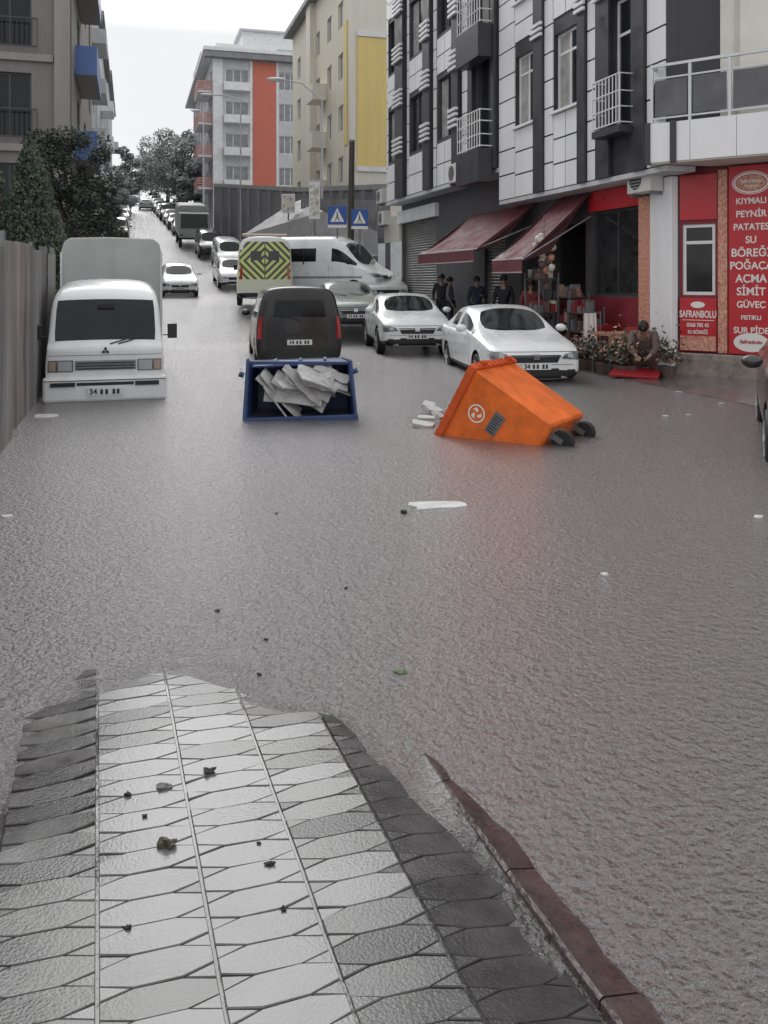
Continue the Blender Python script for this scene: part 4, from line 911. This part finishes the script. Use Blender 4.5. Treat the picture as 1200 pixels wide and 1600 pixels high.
for fl in range(5):
    z=3.3+3.1*fl
    for x in(W-2.9,W-5.7,W-8.5):bx('floor_band','brown_col',E,x,x+2.3,-.12,-.004,z-.2,z+.05)
    for x0,x1 in((W-2.85,W-1.1),(W-5.6,W-3.7)):
        rl=MB()
        for k in range(12):
            x=x0+(x1-x0)*k/11;rl.cyl((x,-.2,z+.3),(x,-.2,z+1.2),.012,n=5)
        rl.box(x0,x1,-.22,-.18,z+1.2,z+1.25).box(x0,x1,-.22,-.18,z+.25,z+.3);rl.build('railing','dark_frame',E)
    bx('balcony','brown_col',E,1.5,6,-.75,-.02,z-.2,z,T=TE);bx('balcony_panel','blue_panel' if fl in(1,2,3) else 'brown_col',E,1.5,6,-.78,-.753,z-.2,z+.85,T=TE)
    bx('balcony_panel','blue_panel' if fl in(1,2,3) else 'brown_col',E,1.47,1.497,-.78,-.02,z-.2,z+.85,T=TE)
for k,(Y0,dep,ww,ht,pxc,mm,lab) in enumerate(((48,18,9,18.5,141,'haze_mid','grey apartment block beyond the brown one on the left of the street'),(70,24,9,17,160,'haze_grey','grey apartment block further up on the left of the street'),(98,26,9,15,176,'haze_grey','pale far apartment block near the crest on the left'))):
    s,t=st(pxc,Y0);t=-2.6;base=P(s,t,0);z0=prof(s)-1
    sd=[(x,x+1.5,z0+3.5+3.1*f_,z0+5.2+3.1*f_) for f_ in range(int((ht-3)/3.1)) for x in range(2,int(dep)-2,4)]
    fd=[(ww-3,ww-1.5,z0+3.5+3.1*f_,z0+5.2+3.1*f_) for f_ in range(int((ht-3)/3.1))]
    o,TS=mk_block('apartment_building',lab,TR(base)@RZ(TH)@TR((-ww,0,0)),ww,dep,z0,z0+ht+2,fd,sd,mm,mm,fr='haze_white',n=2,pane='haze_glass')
    for f_ in range(int((ht-3)/3.1)):
        bx('balcony','haze_white' if k else 'haze_grey',o,6,10,-1.1,-.01,z0+3.2+3.1*f_,z0+4.1+3.1*f_,T=TS)
s,t=st(548,48);C_o=P(s,t,0)
sd=[(x,x+1.2,4.5+3.0*k,6.0+3.0*k) for k in range(5) for x in(2.,5.2,8.6,12.,15.)]
Cb,TC=mk_block('apartment_building','cream and yellow apartment block behind the retaining wall',TR(C_o)@RZ(TH),9,18,1,20.2,[(3.2,4.2,5+3*k,6.4+3*k) for k in range(5)],sd,'cream_light','cream',sidedir='L',ov=.6,fr='pvc',pane='haze_glass')
bx('accent_panel','yellow',Cb,.35,2.6,-.06,-.003,8.2,15.4);mb=MB()
mb.box(.342,2.8,-.12,-.003,15.42,15.7).box(.342,2.8,-.12,-.003,7.9,8.18);mb.build('trim','haze_white',Cb)
bx('ground_floor','haze_white',Cb,.342,3,-.08,-.003,1.5,5.5)
bx('accent_panel','yellow',Cb,16.6,17.3,-.05,-.003,9.5,16.5,T=TC)
bx('stair_tower','cream_light',Cb,6.9,8.3,-.35,-.003,2,21.2,T=TC)
for k in range(4):bx('balcony','cream_light',Cb,9.9,11.8,-.9,-.01,4.1+3*k,5.1+3*k,T=TC)
s,t=st(333,85);D_o=P(s,t,0);fz=[21.0,17.8,14.6,11.4]
front=[(x,x2,z,z+1.8) for z in fz for x,x2 in((1.2,3.5),(6.5,8.3))];side=[(x,x+1.6,z,z+1.9) for z in fz for x in(1,5,9,13,17,21,25)]
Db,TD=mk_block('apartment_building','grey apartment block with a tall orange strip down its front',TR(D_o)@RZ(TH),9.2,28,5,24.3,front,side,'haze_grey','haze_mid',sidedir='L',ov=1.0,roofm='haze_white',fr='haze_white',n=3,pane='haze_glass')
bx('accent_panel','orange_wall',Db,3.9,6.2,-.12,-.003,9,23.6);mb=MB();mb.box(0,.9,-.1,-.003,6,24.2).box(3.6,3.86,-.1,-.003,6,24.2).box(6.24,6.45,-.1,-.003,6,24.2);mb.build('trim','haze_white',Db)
bx('cornice','haze_dark',Db,-.9,10,-.9,-.13,23.7,24.28)
for z in fz:
    bx('balcony','haze_white',Db,1.0,3.55,-.9,-.01,z-.45,z+.35);bx('balcony','haze_white',Db,22.3,27.3,-1.4,-.02,z-.5,z-.3,T=TD)
    mb=MB()
    for j in range(4):mb.box(22.3,27.3,-1.45,-1.405,z-.28+.26*j,z-.12+.26*j)
    for j in range(4):mb.box(27.31,27.35,-1.45,-.02,z-.28+.26*j,z-.12+.26*j)
    mb.build('balcony_railing','haze_red',Db,T=TD)
s,t=st(318,125);Gb,TG=mk_block('apartment_building','pale stepped apartment block rising behind the orange striped one',TR(P(s,t,0))@RZ(TH),15,14,12,34.5,[(x,x+1.6,z,z+1.5) for z in(28,31.2) for x in(1.5,4.5,7.5,10.5)],[(3,5,31,32.5),(8,10,31,32.5)],'haze_grey','haze_grey',sidedir='L',ov=.5,roofm='haze_white',fr='haze_white',pane='haze_glass')
bx('penthouse','haze_white',Gb,2,11,2,10,34.9,37);bx('penthouse','haze_white',Gb,6,15,3,10,37.01,39.3);bx('roof','haze_grey',Gb,5.5,15.5,2.5,10.5,39.31,39.6)
# ---------------------------------------------------------------- retaining wall & hoarding
W_=empty('retaining_wall',(0,0,0),0,'dark retaining wall rising beside the street below the yellow block','wall')
rl_=at
def wallq(name,m,pts,th,par):
    p=[rl_(*q) for q in pts];MB().prism(p,th).build(name,m,par)
wallq('wall','dark_concrete',[(334,372,66),(606,380,40),(606,296,40),(470,300,50),(334,292,66)],(0,.5,0),W_)
cp=MB();pp=[rl_(606,296,40),rl_(470,300,50),rl_(334,292,66)]
for p,q in zip(pp,pp[1:]):cp.hexa([p+Vector((0,-.15,.0)),p+Vector((0,.6,.0)),q+Vector((0,.6,0)),q+Vector((0,-.15,0))],[p+Vector((0,-.15,.25)),p+Vector((0,.6,.25)),q+Vector((0,.6,.25)),q+Vector((0,-.15,.25))])
cp.build('coping','concrete',W_)
for k in range(17):
    a_=k/17.*2;p=(pp[0].lerp(pp[1],a_) if a_<1 else pp[1].lerp(pp[2],a_-1));MB().box(p.x-.12,p.x+.12,p.y-.14,p.y+.0,p.z-5,p.z-.02).build('buttress','haze_dark',W_)
R2=empty('ramp_wall',(0,0,0),0,'light grey sloping stone wall in front of the dark retaining wall','wall')
wallq('wall','concrete',[(378,368,50),(540,400,36),(590,400,34),(590,362,34),(505,330,40),(470,312,46),(455,318,47)],(0,.3,0),R2)
F2=empty('hoarding',(0,0,0),0,'dark metal hoarding on top of the bank behind the crossing signs','fence')
hb=MB();A_=rl_(470,352,44);B_=rl_(610,366,36)
for k in range(28):
    p=A_.lerp(B_,k/28);q=A_.lerp(B_,(k+.92)/28);hb.hexa([p+Vector((0,0,-.2)),q+Vector((0,0,-.2)),q+Vector((0,.05,-.2)),p+Vector((0,.05,-.2))],[p+Vector((0,0,1.4)),q+Vector((0,0,1.4)),q+Vector((0,.05,1.4)),p+Vector((0,.05,1.4))])
hb.build('sheet','haze_dark',F2)
def poster(px0,px1,y0,y1,Y,label):
    o=empty('poster_board',at((px0+px1)/2,y1,Y),0,label,'poster');w_=(px1-px0)/F*Y;h_=(y1-y0)/F*Y;MB().box(-w_/2,w_/2,-.04,0,0,h_).build('board','haze_white',o)
    MB().box(-w_*.42,w_*.42,-.046,-.042,h_*.08,h_*.92).build('print','poster',o);MB().cyl((0,.03,-h_),(0,.03,.1),.04,n=6).build('post','metal_pole',o)
poster(440,461,303,333,44,'small pale poster board on the dark wall left of the crossing signs')
poster(483,500,284,342,38,'tall narrow poster board beside the crossing signs')
def csign(px,y,Y,label,sz=26):
    p=at(px,y+13,Y);w_=sz/F*Y/2;o=empty('crossing_sign',p,0,label,'road sign','pedestrian crossing signs');h=2*w_
    MB().box(-w_,w_,-.03,0,0,h).build('board','sign_blue',o,bev=.01)
    b=MB();b.add([(-w_*.75,-.034,h*.15),(w_*.75,-.034,h*.15),(0,-.034,h*.9)],[(0,1,2)]);b.build('triangle','sign_white',o)
    b=MB();b.add([(-.03*h,-.038,h*.62),(.03*h,-.038,h*.62),(.03*h,-.038,h*.70),(-.03*h,-.038,h*.70)],[(0,1,2,3)]);b.add([(-.04*h,-.038,h*.4),(.04*h,-.038,h*.4),(.03*h,-.038,h*.6),(-.03*h,-.038,h*.6)],[(0,1,2,3)])
    b.add([(-.14*h,-.038,h*.2),(-.09*h,-.038,h*.2),(.02*h,-.038,h*.42),(-.03*h,-.038,h*.42)],[(0,1,2,3)]);b.add([(.10*h,-.038,h*.2),(.15*h,-.038,h*.2),(.04*h,-.038,h*.42),(-.01*h,-.038,h*.42)],[(0,1,2,3)]);b.build('walker_symbol','ink',o)
    MB().box(-w_,w_,-.032,-.002,-.12,-.01).build('border','sign_white',o)
    s_=-ST*p.x+CT*p.y;MB().cyl((0,.03,prof(s_)-p.z),(0,.03,h),.03,n=8).build('post','metal_pole',o)
csign(527,338,33,'left of the two blue crossing signs in front of the dark hoarding',29);csign(562,340,33,'right of the two blue crossing signs, right of the dark wooden pole',26)
p=at(547,400,34);q=at(550,222,34);u_=empty('utility_pole',p,0,'dark wooden utility pole between the two blue crossing signs','pole')
MB().cyl((0,0,-1.5),q-p,.14,.11,10).build('shaft','wood',u_,smooth=True);MB().cyl(q-p+Vector((0,0,.002)),q-p+Vector((0,0,.08)),.12,.12,10).build('cap','metal_pole',u_)
def lamp(px,ytop,Y,ybase,arm,label,r=.07,ah=.3):
    p=at(px,ybase,Y);q=at(px,ytop,Y);o=empty('street_lamp',p,0,label,'street lamp','street lamps along the road');h=(q-p).z
    MB().cyl((0,0,-1.5),(0,0,h),r,r*.6,10).build('pole','haze_grey',o,smooth=True);MB().tube([(0,0,h-.05),(arm*.5,0,h+ah*.8),(arm,0,h+ah)],r*.5,8).build('arm','haze_grey',o,smooth=True)
    b=MB();b.ball((arm+math.copysign(.35,arm),0,h+ah+.02),(.5,.16,.1),12,8);b=b.build('lamp_head','haze_white',o,smooth=True);MB().box(arm+math.copysign(.35,arm)-.25,arm+math.copysign(.35,arm)+.25,-.1,.1,h+ah-.1,h+ah-.06).build('lens','lens_glass',b)
lamp(503,155,44,345,-2.0,'tall grey street lamp in front of the yellow block, arm to the left',ah=1.0)
lamp(376,155,60,365,-2.0,'street lamp on a thin pole in front of the orange striped block',r=.08)
lamp(278,235,110,300,-2.6,'small distant street lamp near the trees on the hill',r=.07)
lamp(318,178,80,330,-.4,'slim lamp post at the left corner of the orange striped block',r=.08)
p=at(150,352,30);o=empty('satellite_dish',p,0,'white satellite dish above the tall box truck at left','satellite dish');mb=MB();n=20
v=[Vector((0,.12,.35))]+[Vector((.3*k/3*math.cos(2*PI*i/n),.12-.12*(k/3)**2,.35+.3*k/3*math.sin(2*PI*i/n))) for k in(1,2,3) for i in range(n)]
f=[(0,1+i,1+(i+1)%n) for i in range(n)]+[(1+k*n+i,1+(k+1)*n+i,1+(k+1)*n+(i+1)%n,1+k*n+(i+1)%n) for k in(0,1) for i in range(n)]
mb.add(v,f);mb.build('reflector','haze_white',o,smooth=True);MB().cyl((0,.15,-3),(0,.15,.35),.03,n=8).build('mast','metal_pole',o);MB().tube([(0,.1,.08),(0,-.3,.3)],.012,6).build('feed_arm','metal_pole',o)
# ---------------------------------------------------------------- trees
def tree(label,base,h,r,z0,mats,n,leaf,cone=False,group=None,clumps=26,seed=1,name='tree'):
    rnd=random.Random(seed);o=empty(name,base,0,label,'tree',group);t=MB();top=h*(.9 if cone else .7)
    pts=[Vector((rnd.uniform(-.05,.05)*k,rnd.uniform(-.05,.05)*k,top*k/5)) for k in range(6)];t.tube(pts,[h*.028*(1-.15*k) for k in range(6)],8)
    cs=[]
    for k in range(clumps):
        u=rnd.random()
        if cone:
            z=z0+(h-z0)*u**1.1;rr=r*(1-(z-z0)/(h-z0))*.95+.06;a=rnd.uniform(0,2*PI);c=Vector((math.cos(a)*rr*.8,math.sin(a)*rr*.8,z));cr=r*.3*(1.1-u*.75)
        else:
            a=rnd.uniform(0,2*PI);b=math.acos(rnd.uniform(-.95,1));q=rnd.uniform(.35,.95);hc=(z0+h)/2;c=Vector((math.cos(a)*math.sin(b)*r*q,math.sin(a)*math.sin(b)*r*q,hc+(h-z0)/2*math.cos(b)*q));cr=r*rnd.uniform(.22,.4)
            if k%3==0:t.tube([pts[3],pts[3].lerp(c,.5)+Vector((0,0,-.1)),c],[h*.012,h*.008,h*.003],5)
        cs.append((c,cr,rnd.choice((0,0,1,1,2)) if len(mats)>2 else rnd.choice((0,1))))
    t.build('trunk','bark',o,smooth=True);cr_=MB()
    for c,cr,mi in cs:
        for _ in range(n//clumps):
            d=Vector((rnd.gauss(0,1),rnd.gauss(0,1),rnd.gauss(0,1))).normalized()*cr*rnd.uniform(.35,1.1)**.6;d.z*=.8 if not cone else 1.3;p=c+d
            x=Vector((rnd.gauss(0,1),rnd.gauss(0,1),rnd.gauss(0,.5)+(1.2 if cone else 0))).normalized();y=x.orthogonal().normalized();l=leaf*rnd.uniform(.6,1.3)
            m_=mi if rnd.random()<.75 else rnd.randrange(len(mats))
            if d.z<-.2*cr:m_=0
            cr_.v+=[p-x*l*.5,p+y*l*.28,p+x*l*.5,p-y*l*.28];k=len(cr_.v);cr_.f.append((k-4,k-3,k-2,k-1));cr_.m.append(m_)
    me=bpy.data.meshes.new('crown');me.from_pydata([tuple(q) for q in cr_.v],[],cr_.f)
    for q in mats:me.materials.append(M[q])
    me.polygons.foreach_set('material_index',cr_.m);c=bpy.data.objects.new('crown',me);col.objects.link(c);c.parent=o
def tb(px,Y):
    s,t=st(px,Y);return P(s,t,prof(s)-.1)
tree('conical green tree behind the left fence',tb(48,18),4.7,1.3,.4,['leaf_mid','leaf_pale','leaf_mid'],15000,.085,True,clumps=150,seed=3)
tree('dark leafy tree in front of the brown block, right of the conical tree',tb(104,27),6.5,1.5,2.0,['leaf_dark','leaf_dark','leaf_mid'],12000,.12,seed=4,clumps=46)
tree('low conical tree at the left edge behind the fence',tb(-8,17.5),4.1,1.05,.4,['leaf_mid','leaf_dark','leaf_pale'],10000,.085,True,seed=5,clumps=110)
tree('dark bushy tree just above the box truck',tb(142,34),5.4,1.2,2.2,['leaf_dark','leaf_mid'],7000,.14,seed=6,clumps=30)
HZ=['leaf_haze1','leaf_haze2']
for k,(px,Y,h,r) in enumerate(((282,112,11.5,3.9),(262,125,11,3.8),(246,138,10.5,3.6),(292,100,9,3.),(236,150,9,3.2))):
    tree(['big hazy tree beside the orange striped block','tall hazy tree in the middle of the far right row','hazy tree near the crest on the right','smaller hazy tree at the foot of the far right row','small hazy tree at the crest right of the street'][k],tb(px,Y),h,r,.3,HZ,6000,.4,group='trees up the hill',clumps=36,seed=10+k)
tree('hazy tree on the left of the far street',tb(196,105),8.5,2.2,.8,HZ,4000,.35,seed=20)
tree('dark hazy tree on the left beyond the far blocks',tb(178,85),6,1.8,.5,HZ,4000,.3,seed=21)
# ---------------------------------------------------------------- people
def skin(name,verts,edges,rad,m,parent,lv=2):
    me=bpy.data.meshes.new(name);me.from_pydata([tuple(v) for v in verts],edges,[]);o=bpy.data.objects.new('tmp',me);col.objects.link(o)
    o.modifiers.new('k','SKIN')
    if not me.skin_vertices:
        bm=bmesh.new();bm.from_mesh(me);bm.verts.layers.skin.verify();bm.to_mesh(me);bm.free()
    for i,r in enumerate(rad):
        me.skin_vertices[0].data[i].radius=(r,r);me.skin_vertices[0].data[i].use_root=(i==0)
    ss=o.modifiers.new('s','SUBSURF');ss.levels=lv;bpy.context.view_layer.update()
    e=bpy.data.meshes.new_from_object(o.evaluated_get(bpy.context.evaluated_depsgraph_get()));bpy.data.objects.remove(o)
    e.materials.clear();e.materials.append(M[m])
    for p in e.polygons:p.use_smooth=True;p.material_index=0
    q=bpy.data.objects.new(name,e);col.objects.link(q);q.parent=parent;return q
def person(label,loc,rz,top,bottom,J=None,hgt=1.72,group='people sheltering outside the shops',bulk=1.,hair='hair'):
    o=empty('person',loc,rz,label,'person',group);k=hgt/1.75
    D=dict(pel=(0,0,.95),wai=(0,0,1.1),che=(0,.01,1.32),nec=(0,.0,1.49),hea=(0,-.015,1.59),hd2=(0,-.015,1.67),shL=(-.18,0,1.42),elL=(-.25,.03,1.14),wrL=(-.24,-.1,.92),haL=(-.23,-.13,.84),shR=(.18,0,1.42),elR=(.25,.03,1.14),wrR=(.24,-.1,.92),haR=(.23,-.13,.84),hiL=(-.09,0,.9),knL=(-.1,-.03,.5),anL=(-.11,.02,.09),toL=(-.12,-.13,.04),hiR=(.09,0,.9),knR=(.1,-.03,.5),anR=(.11,.02,.09),toR=(.12,-.13,.04))
    if J:D.update(J)
    D={a:Vector(b)*k for a,b in D.items()}
    rd=dict(pel=.13,wai=.12,che=.145,nec=.05,hea=.08,hd2=.082,shL=.06,elL=.042,wrL=.028,haL=.034,shR=.06,elR=.042,wrR=.028,haR=.034,hiL=.09,knL=.058,anL=.038,toL=.035,hiR=.09,knR=.058,anR=.038,toR=.035)
    ed=[('pel','wai'),('wai','che'),('che','nec'),('nec','hea'),('hea','hd2'),('che','shL'),('shL','elL'),('elL','wrL'),('wrL','haL'),('che','shR'),('shR','elR'),('elR','wrR'),('wrR','haR'),('pel','hiL'),('hiL','knL'),('knL','anL'),('anL','toL'),('pel','hiR'),('hiR','knR'),('knR','anR'),('anR','toR')]
    def mkk(name,keys,m,sc_,lv=1):
        kk=list(keys);skin(name,[D[a] for a in kk],[(kk.index(a),kk.index(b)) for a,b in ed if a in kk and b in kk],[rd[a]*k*sc_ for a in kk],m,o,lv)
    mkk('body',list(D),'skin',.9,2)
    mkk('jacket',['pel','wai','che','shL','elL','wrL','shR','elR','wrR'],top,1.22*bulk,2);mkk('trousers',['pel','hiL','knL','anL','hiR','knR','anR'],bottom,1.17*bulk,2)
    for s in'LR':
        h=D['ha'+s];w_=D['wr'+s];d=(h-w_).normalized();sd=d.orthogonal().normalized();f=MB()
        for i in range(4):
            p=h+sd*(i-1.5)*.02*k;f.tube([p,p+d*.045*k,p+d*(.075+.01*(i in(1,2)))*k+Vector((0,-.012,0))],[.01*k,.009*k,.006*k],6)
        f.tube([w_+d*.03*k,h+sd*.05*k,h+sd*.055*k+d*.03*k],[.012*k,.011*k,.008*k],6);f.build('fingers','skin',o,smooth=True)
        t=D['to'+s];a=D['an'+s];sh=MB();sh.ball((a+t)/2-Vector((0,0,.015)),(.05*k,.14*k,.05*k),10,6);sh.build('shoe','black',o,smooth=True)
    hc=(D['hea']+D['hd2'])/2;up_=(D['hd2']-D['nec']).normalized();hr=MB();hr.ball(hc+up_*.035*k+Vector((0,.022,0)),(.098*k,.105*k,.10*k),14,10);hr.build('hair' if hair=='hair' else 'hood',hair,o,smooth=True)
    f=MB();f.ball(hc+Vector((0,-.095*k,-.01)),(.012,.02,.02),6,5);f.build('nose','skin',o,smooth=True)
    return o
def pp_(px,T):
    s=S(px,T);return P(s,T,prof(s)+.16)
person('person in black standing left of the first awning, arms at sides',pp_(690,8.9),TH-R(20),'cloth_black','cloth_black')
person('second person in grey close beside the one in black',pp_(703,9.1),TH+R(60),'cloth_grey','cloth_navy',hgt=1.65)
person('person in navy standing under the middle of the first awning',pp_(745,9.1),TH-R(10),'cloth_navy','cloth_black',J=dict(elR=(.26,-.02,1.16),wrR=(.12,-.24,1.2),haR=(.05,-.27,1.24)))
person('tall person in black under the right end of the first awning',pp_(787,9.3),TH-R(40),'cloth_black','cloth_navy',hgt=1.8)
person('person in a dark red top under the second awning',pp_(830,9.3),TH-R(30),'cloth_red','cloth_black')
cr=dict(pel=(0,.1,.38),wai=(0,.03,.5),che=(0,-.13,.66),nec=(0,-.25,.76),hea=(0,-.32,.83),hd2=(0,-.36,.89),shL=(-.18,-.15,.72),elL=(-.22,-.33,.5),wrL=(-.12,-.5,.4),haL=(-.08,-.56,.36),shR=(.18,-.15,.72),elR=(.22,-.33,.5),wrR=(.12,-.5,.4),haR=(.08,-.56,.36),hiL=(-.1,.08,.36),knL=(-.17,-.3,.45),anL=(-.15,-.02,.1),toL=(-.16,-.15,.04),hiR=(.1,.08,.36),knR=(.17,-.3,.45),anR=(.15,-.02,.1),toR=(.16,-.15,.04))
person('person in brown crouching in front of the bakery',pp_(1006,9.1),TH-R(35),'cloth_brown','cloth_brown',J=cr,hgt=1.85,group='person by the bakery',bulk=1.3)
# ---------------------------------------------------------------- shop goods
def chair(px,T,rz,label):
    p=pp_(px,T);o=empty('plastic_chair',p,rz,label,'chair','red plastic chairs outside the bakery')
    bx('seat','chair_red',o,-.22,.22,-.22,.22,.42,.45,bev=.01);mb=MB();mb.box(-.22,.22,.2,.23,.75,.85).box(-.22,-.17,.2,.23,.45,.75).box(.17,.22,.2,.23,.45,.75).box(-.1,-.05,.2,.23,.45,.75).box(.05,.1,.2,.23,.45,.75);mb.build('backrest','chair_red',o,bev=.008)
    for x in(-.2,.2):
        for y in(-.2,.2):MB().cyl((x,y,.42),(x*1.15,y*1.15,0),.02,.016,8).build('leg','chair_red',o)
chair(938,9.5,0,'red plastic chair furthest left outside the bakery window');chair(958,9.45,.6,'red plastic chair in the middle outside the bakery window');chair(984,9.5,TH+PI,'red plastic chair nearest the pier outside the bakery')
p=pp_(965,9.0);o=empty('cafe_table',p,TH,'small table with a patterned cloth outside the bakery','table');bx('tabletop','pattern',o,-.4,.4,-.35,.35,.72,.75);bx('tablecloth','purple',o,-.41,.41,-.36,.36,.752,.76);MB().box(-.41,.41,-.365,-.362,.45,.76).build('cloth_drop','purple',o)
for x in(-.36,.36):
    for y in(-.3,.3):MB().cyl((x,y,0),(x,y,.72),.02,n=8).build('leg','metal_pole',o)
def rack(px,T,label,h=1.6,ncol='purple'):
    p=pp_(px,T);o=empty('display_rack',p,TH-PI/2,label,'rack','goods racks under the awnings');fr=MB()
    for x in(-.35,.35):fr.box(x-.015,x+.015,-.25,-.22,0,h).box(x-.015,x+.015,.22,.25,0,h)
    fr.build('frame','metal_pole',o)
    for k in range(3):
        z=.25+k*(h-.4)/2;bx('shelf','wood',o,-.36,.36,-.24,.24,z,z+.03);g=MB();rn=random.Random(px+k)
        for i in range(18):
            x=rn.uniform(-.3,.3);y=rn.uniform(-.2,.15);s_=rn.uniform(.03,.08);g.box(x-s_,x+s_,y-s_,y+s_,z+.031,z+.06+rn.uniform(.05,.25),rn.randrange(4))
        g.build('goods',[ncol,'cloth_grey','red_dark','cloth_brown'],o)
rack(846,8.9,'rack of goods between the two awnings',1.9,'poster');rack(868,9.4,'low rack of dark goods right of the awning post',1.1,'cloth_brown');rack(893,9.4,'rack of goods left of the bakery window',1.5);rack(915,9.3,'narrow rack of goods next to the bakery window',1.2,'cloth_brown')
def flower(px,T,label,m='purple',sc_=1.):
    p=pp_(px,T);o=empty('flower_pot',p,0,label,'plant pot','flower pots along the shop front');MB().cyl((0,0,0),(0,0,.2),.11,.15,12).build('pot','cloth_brown',o);g=MB();rn=random.Random(px)
    for i in range(170):
        c=Vector((rn.gauss(0,.14),rn.gauss(0,.14),.28+abs(rn.gauss(0,.17))*sc_));d=Vector((rn.gauss(0,1),rn.gauss(0,1),rn.gauss(0,1))).normalized()*.05;e=d.orthogonal().normalized()*.028;g.add([c-d,c+e,c+d,c-e],[(0,1,2,3)],rn.choice((0,0,1,2,2,2)))
    g.build('flowers',[m,'leaf_mid','leaf_dark'],o)
fp=((900,8.9,1),(914,8.65,1),(928,8.75,1.5),(942,8.6,1),(956,8.7,1.3),(970,8.65,1),(984,8.8,1.4),(1030,9.3,1.5),(1044,9.35,1))
fl_=['leftmost','second from the left','third from the left','fourth from the left','fifth from the left','sixth from the left','left of the crouching person','at the white pier','rightmost']
for (px,T,k_),l_ in zip(fp,fl_):flower(px,T,'dark flower pot, %s along the shop front'%l_,sc_=k_)
o=empty('hanging_display',P(S(850,8.8),8.8,1.55),TH,'patterned bundle of packets hanging between the two awnings','display');mb=MB()
rn=random.Random(3)
for i in range(26):mb.ball((rn.uniform(-.18,.18),rn.uniform(-.1,.1),rn.uniform(0,1.2)),(.09,.06,.09),7,5,rn.randrange(3))
mb.build('bundle',['pattern','poster','cloth_brown'],o,smooth=True);MB().cyl((0,0,1.2),(0,0,1.7),.01,n=5).build('cord','metal_pole',o)
def crate(px,y,w_,d_,h_,m,rz,label):
    p=onw(px,y);o=empty('crate',p,rz,label,'crate');mb=MB();mb.box(-w_/2,w_/2,-d_/2,d_/2,0,.02)
    mb.box(-w_/2,-w_/2+.02,-d_/2,d_/2,.021,h_).box(w_/2-.02,w_/2,-d_/2,d_/2,.021,h_).box(-w_/2+.021,w_/2-.021,-d_/2,-d_/2+.02,.021,h_).box(-w_/2+.021,w_/2-.021,d_/2-.02,d_/2,.021,h_);mb.build('box',m,o,bev=.006)
    g=MB();rn=random.Random(px)
    for i in range(12):g.ball((rn.uniform(-.4,.4)*w_,rn.uniform(-.4,.4)*d_,h_*.7),(.05,.05,.04),6,4,rn.randrange(2))
    g.build('contents',['leafgreen','cloth_brown'],o,smooth=True)
crate(945,576,.55,.4,.22,'leaf_mid',.3,'dark green crate at the water edge beside the red board');crate(1040,574,.4,.3,.3,'red_dark',.2,'dark red crate in front of the white pier')
o=MB();o.prism([(-.45,-.26,0),(.4,-.3,0),(.5,.15,0),(-.3,.25,0)],(0,0,.05));o=o.build('red_board','chair_red',None,bev=.01);o.location=onw(990,590)+Vector((0,0,.08));o.rotation_euler=(.22,.04,-.2);tag(o,'flat red board lying in the water in front of the bakery','board')
p=pp_(922,9.0);o=empty('hanging_towel',p+Vector((0,0,.35)),TH,'white cloth hanging left of the bakery window','towel');mb=MB();n=8
for i in range(n):mb.add([(-.16+.32*i/n,.02*math.sin(i*2),0),(-.16+.32*(i+1)/n,.02*math.sin((i+1)*2),0),(-.14+.28*(i+1)/n,.0,.75),(-.14+.28*i/n,0,.75)],[(0,1,2,3)])
mb.build('cloth','sign_white',o,smooth=True);MB().tube([(-.25,0,.76),(.25,0,.76)],.012,6).build('rod','metal_pole',o);MB().cyl((.24,0,-.4),(.24,0,.78),.012,n=6).build('stand','metal_pole',o)
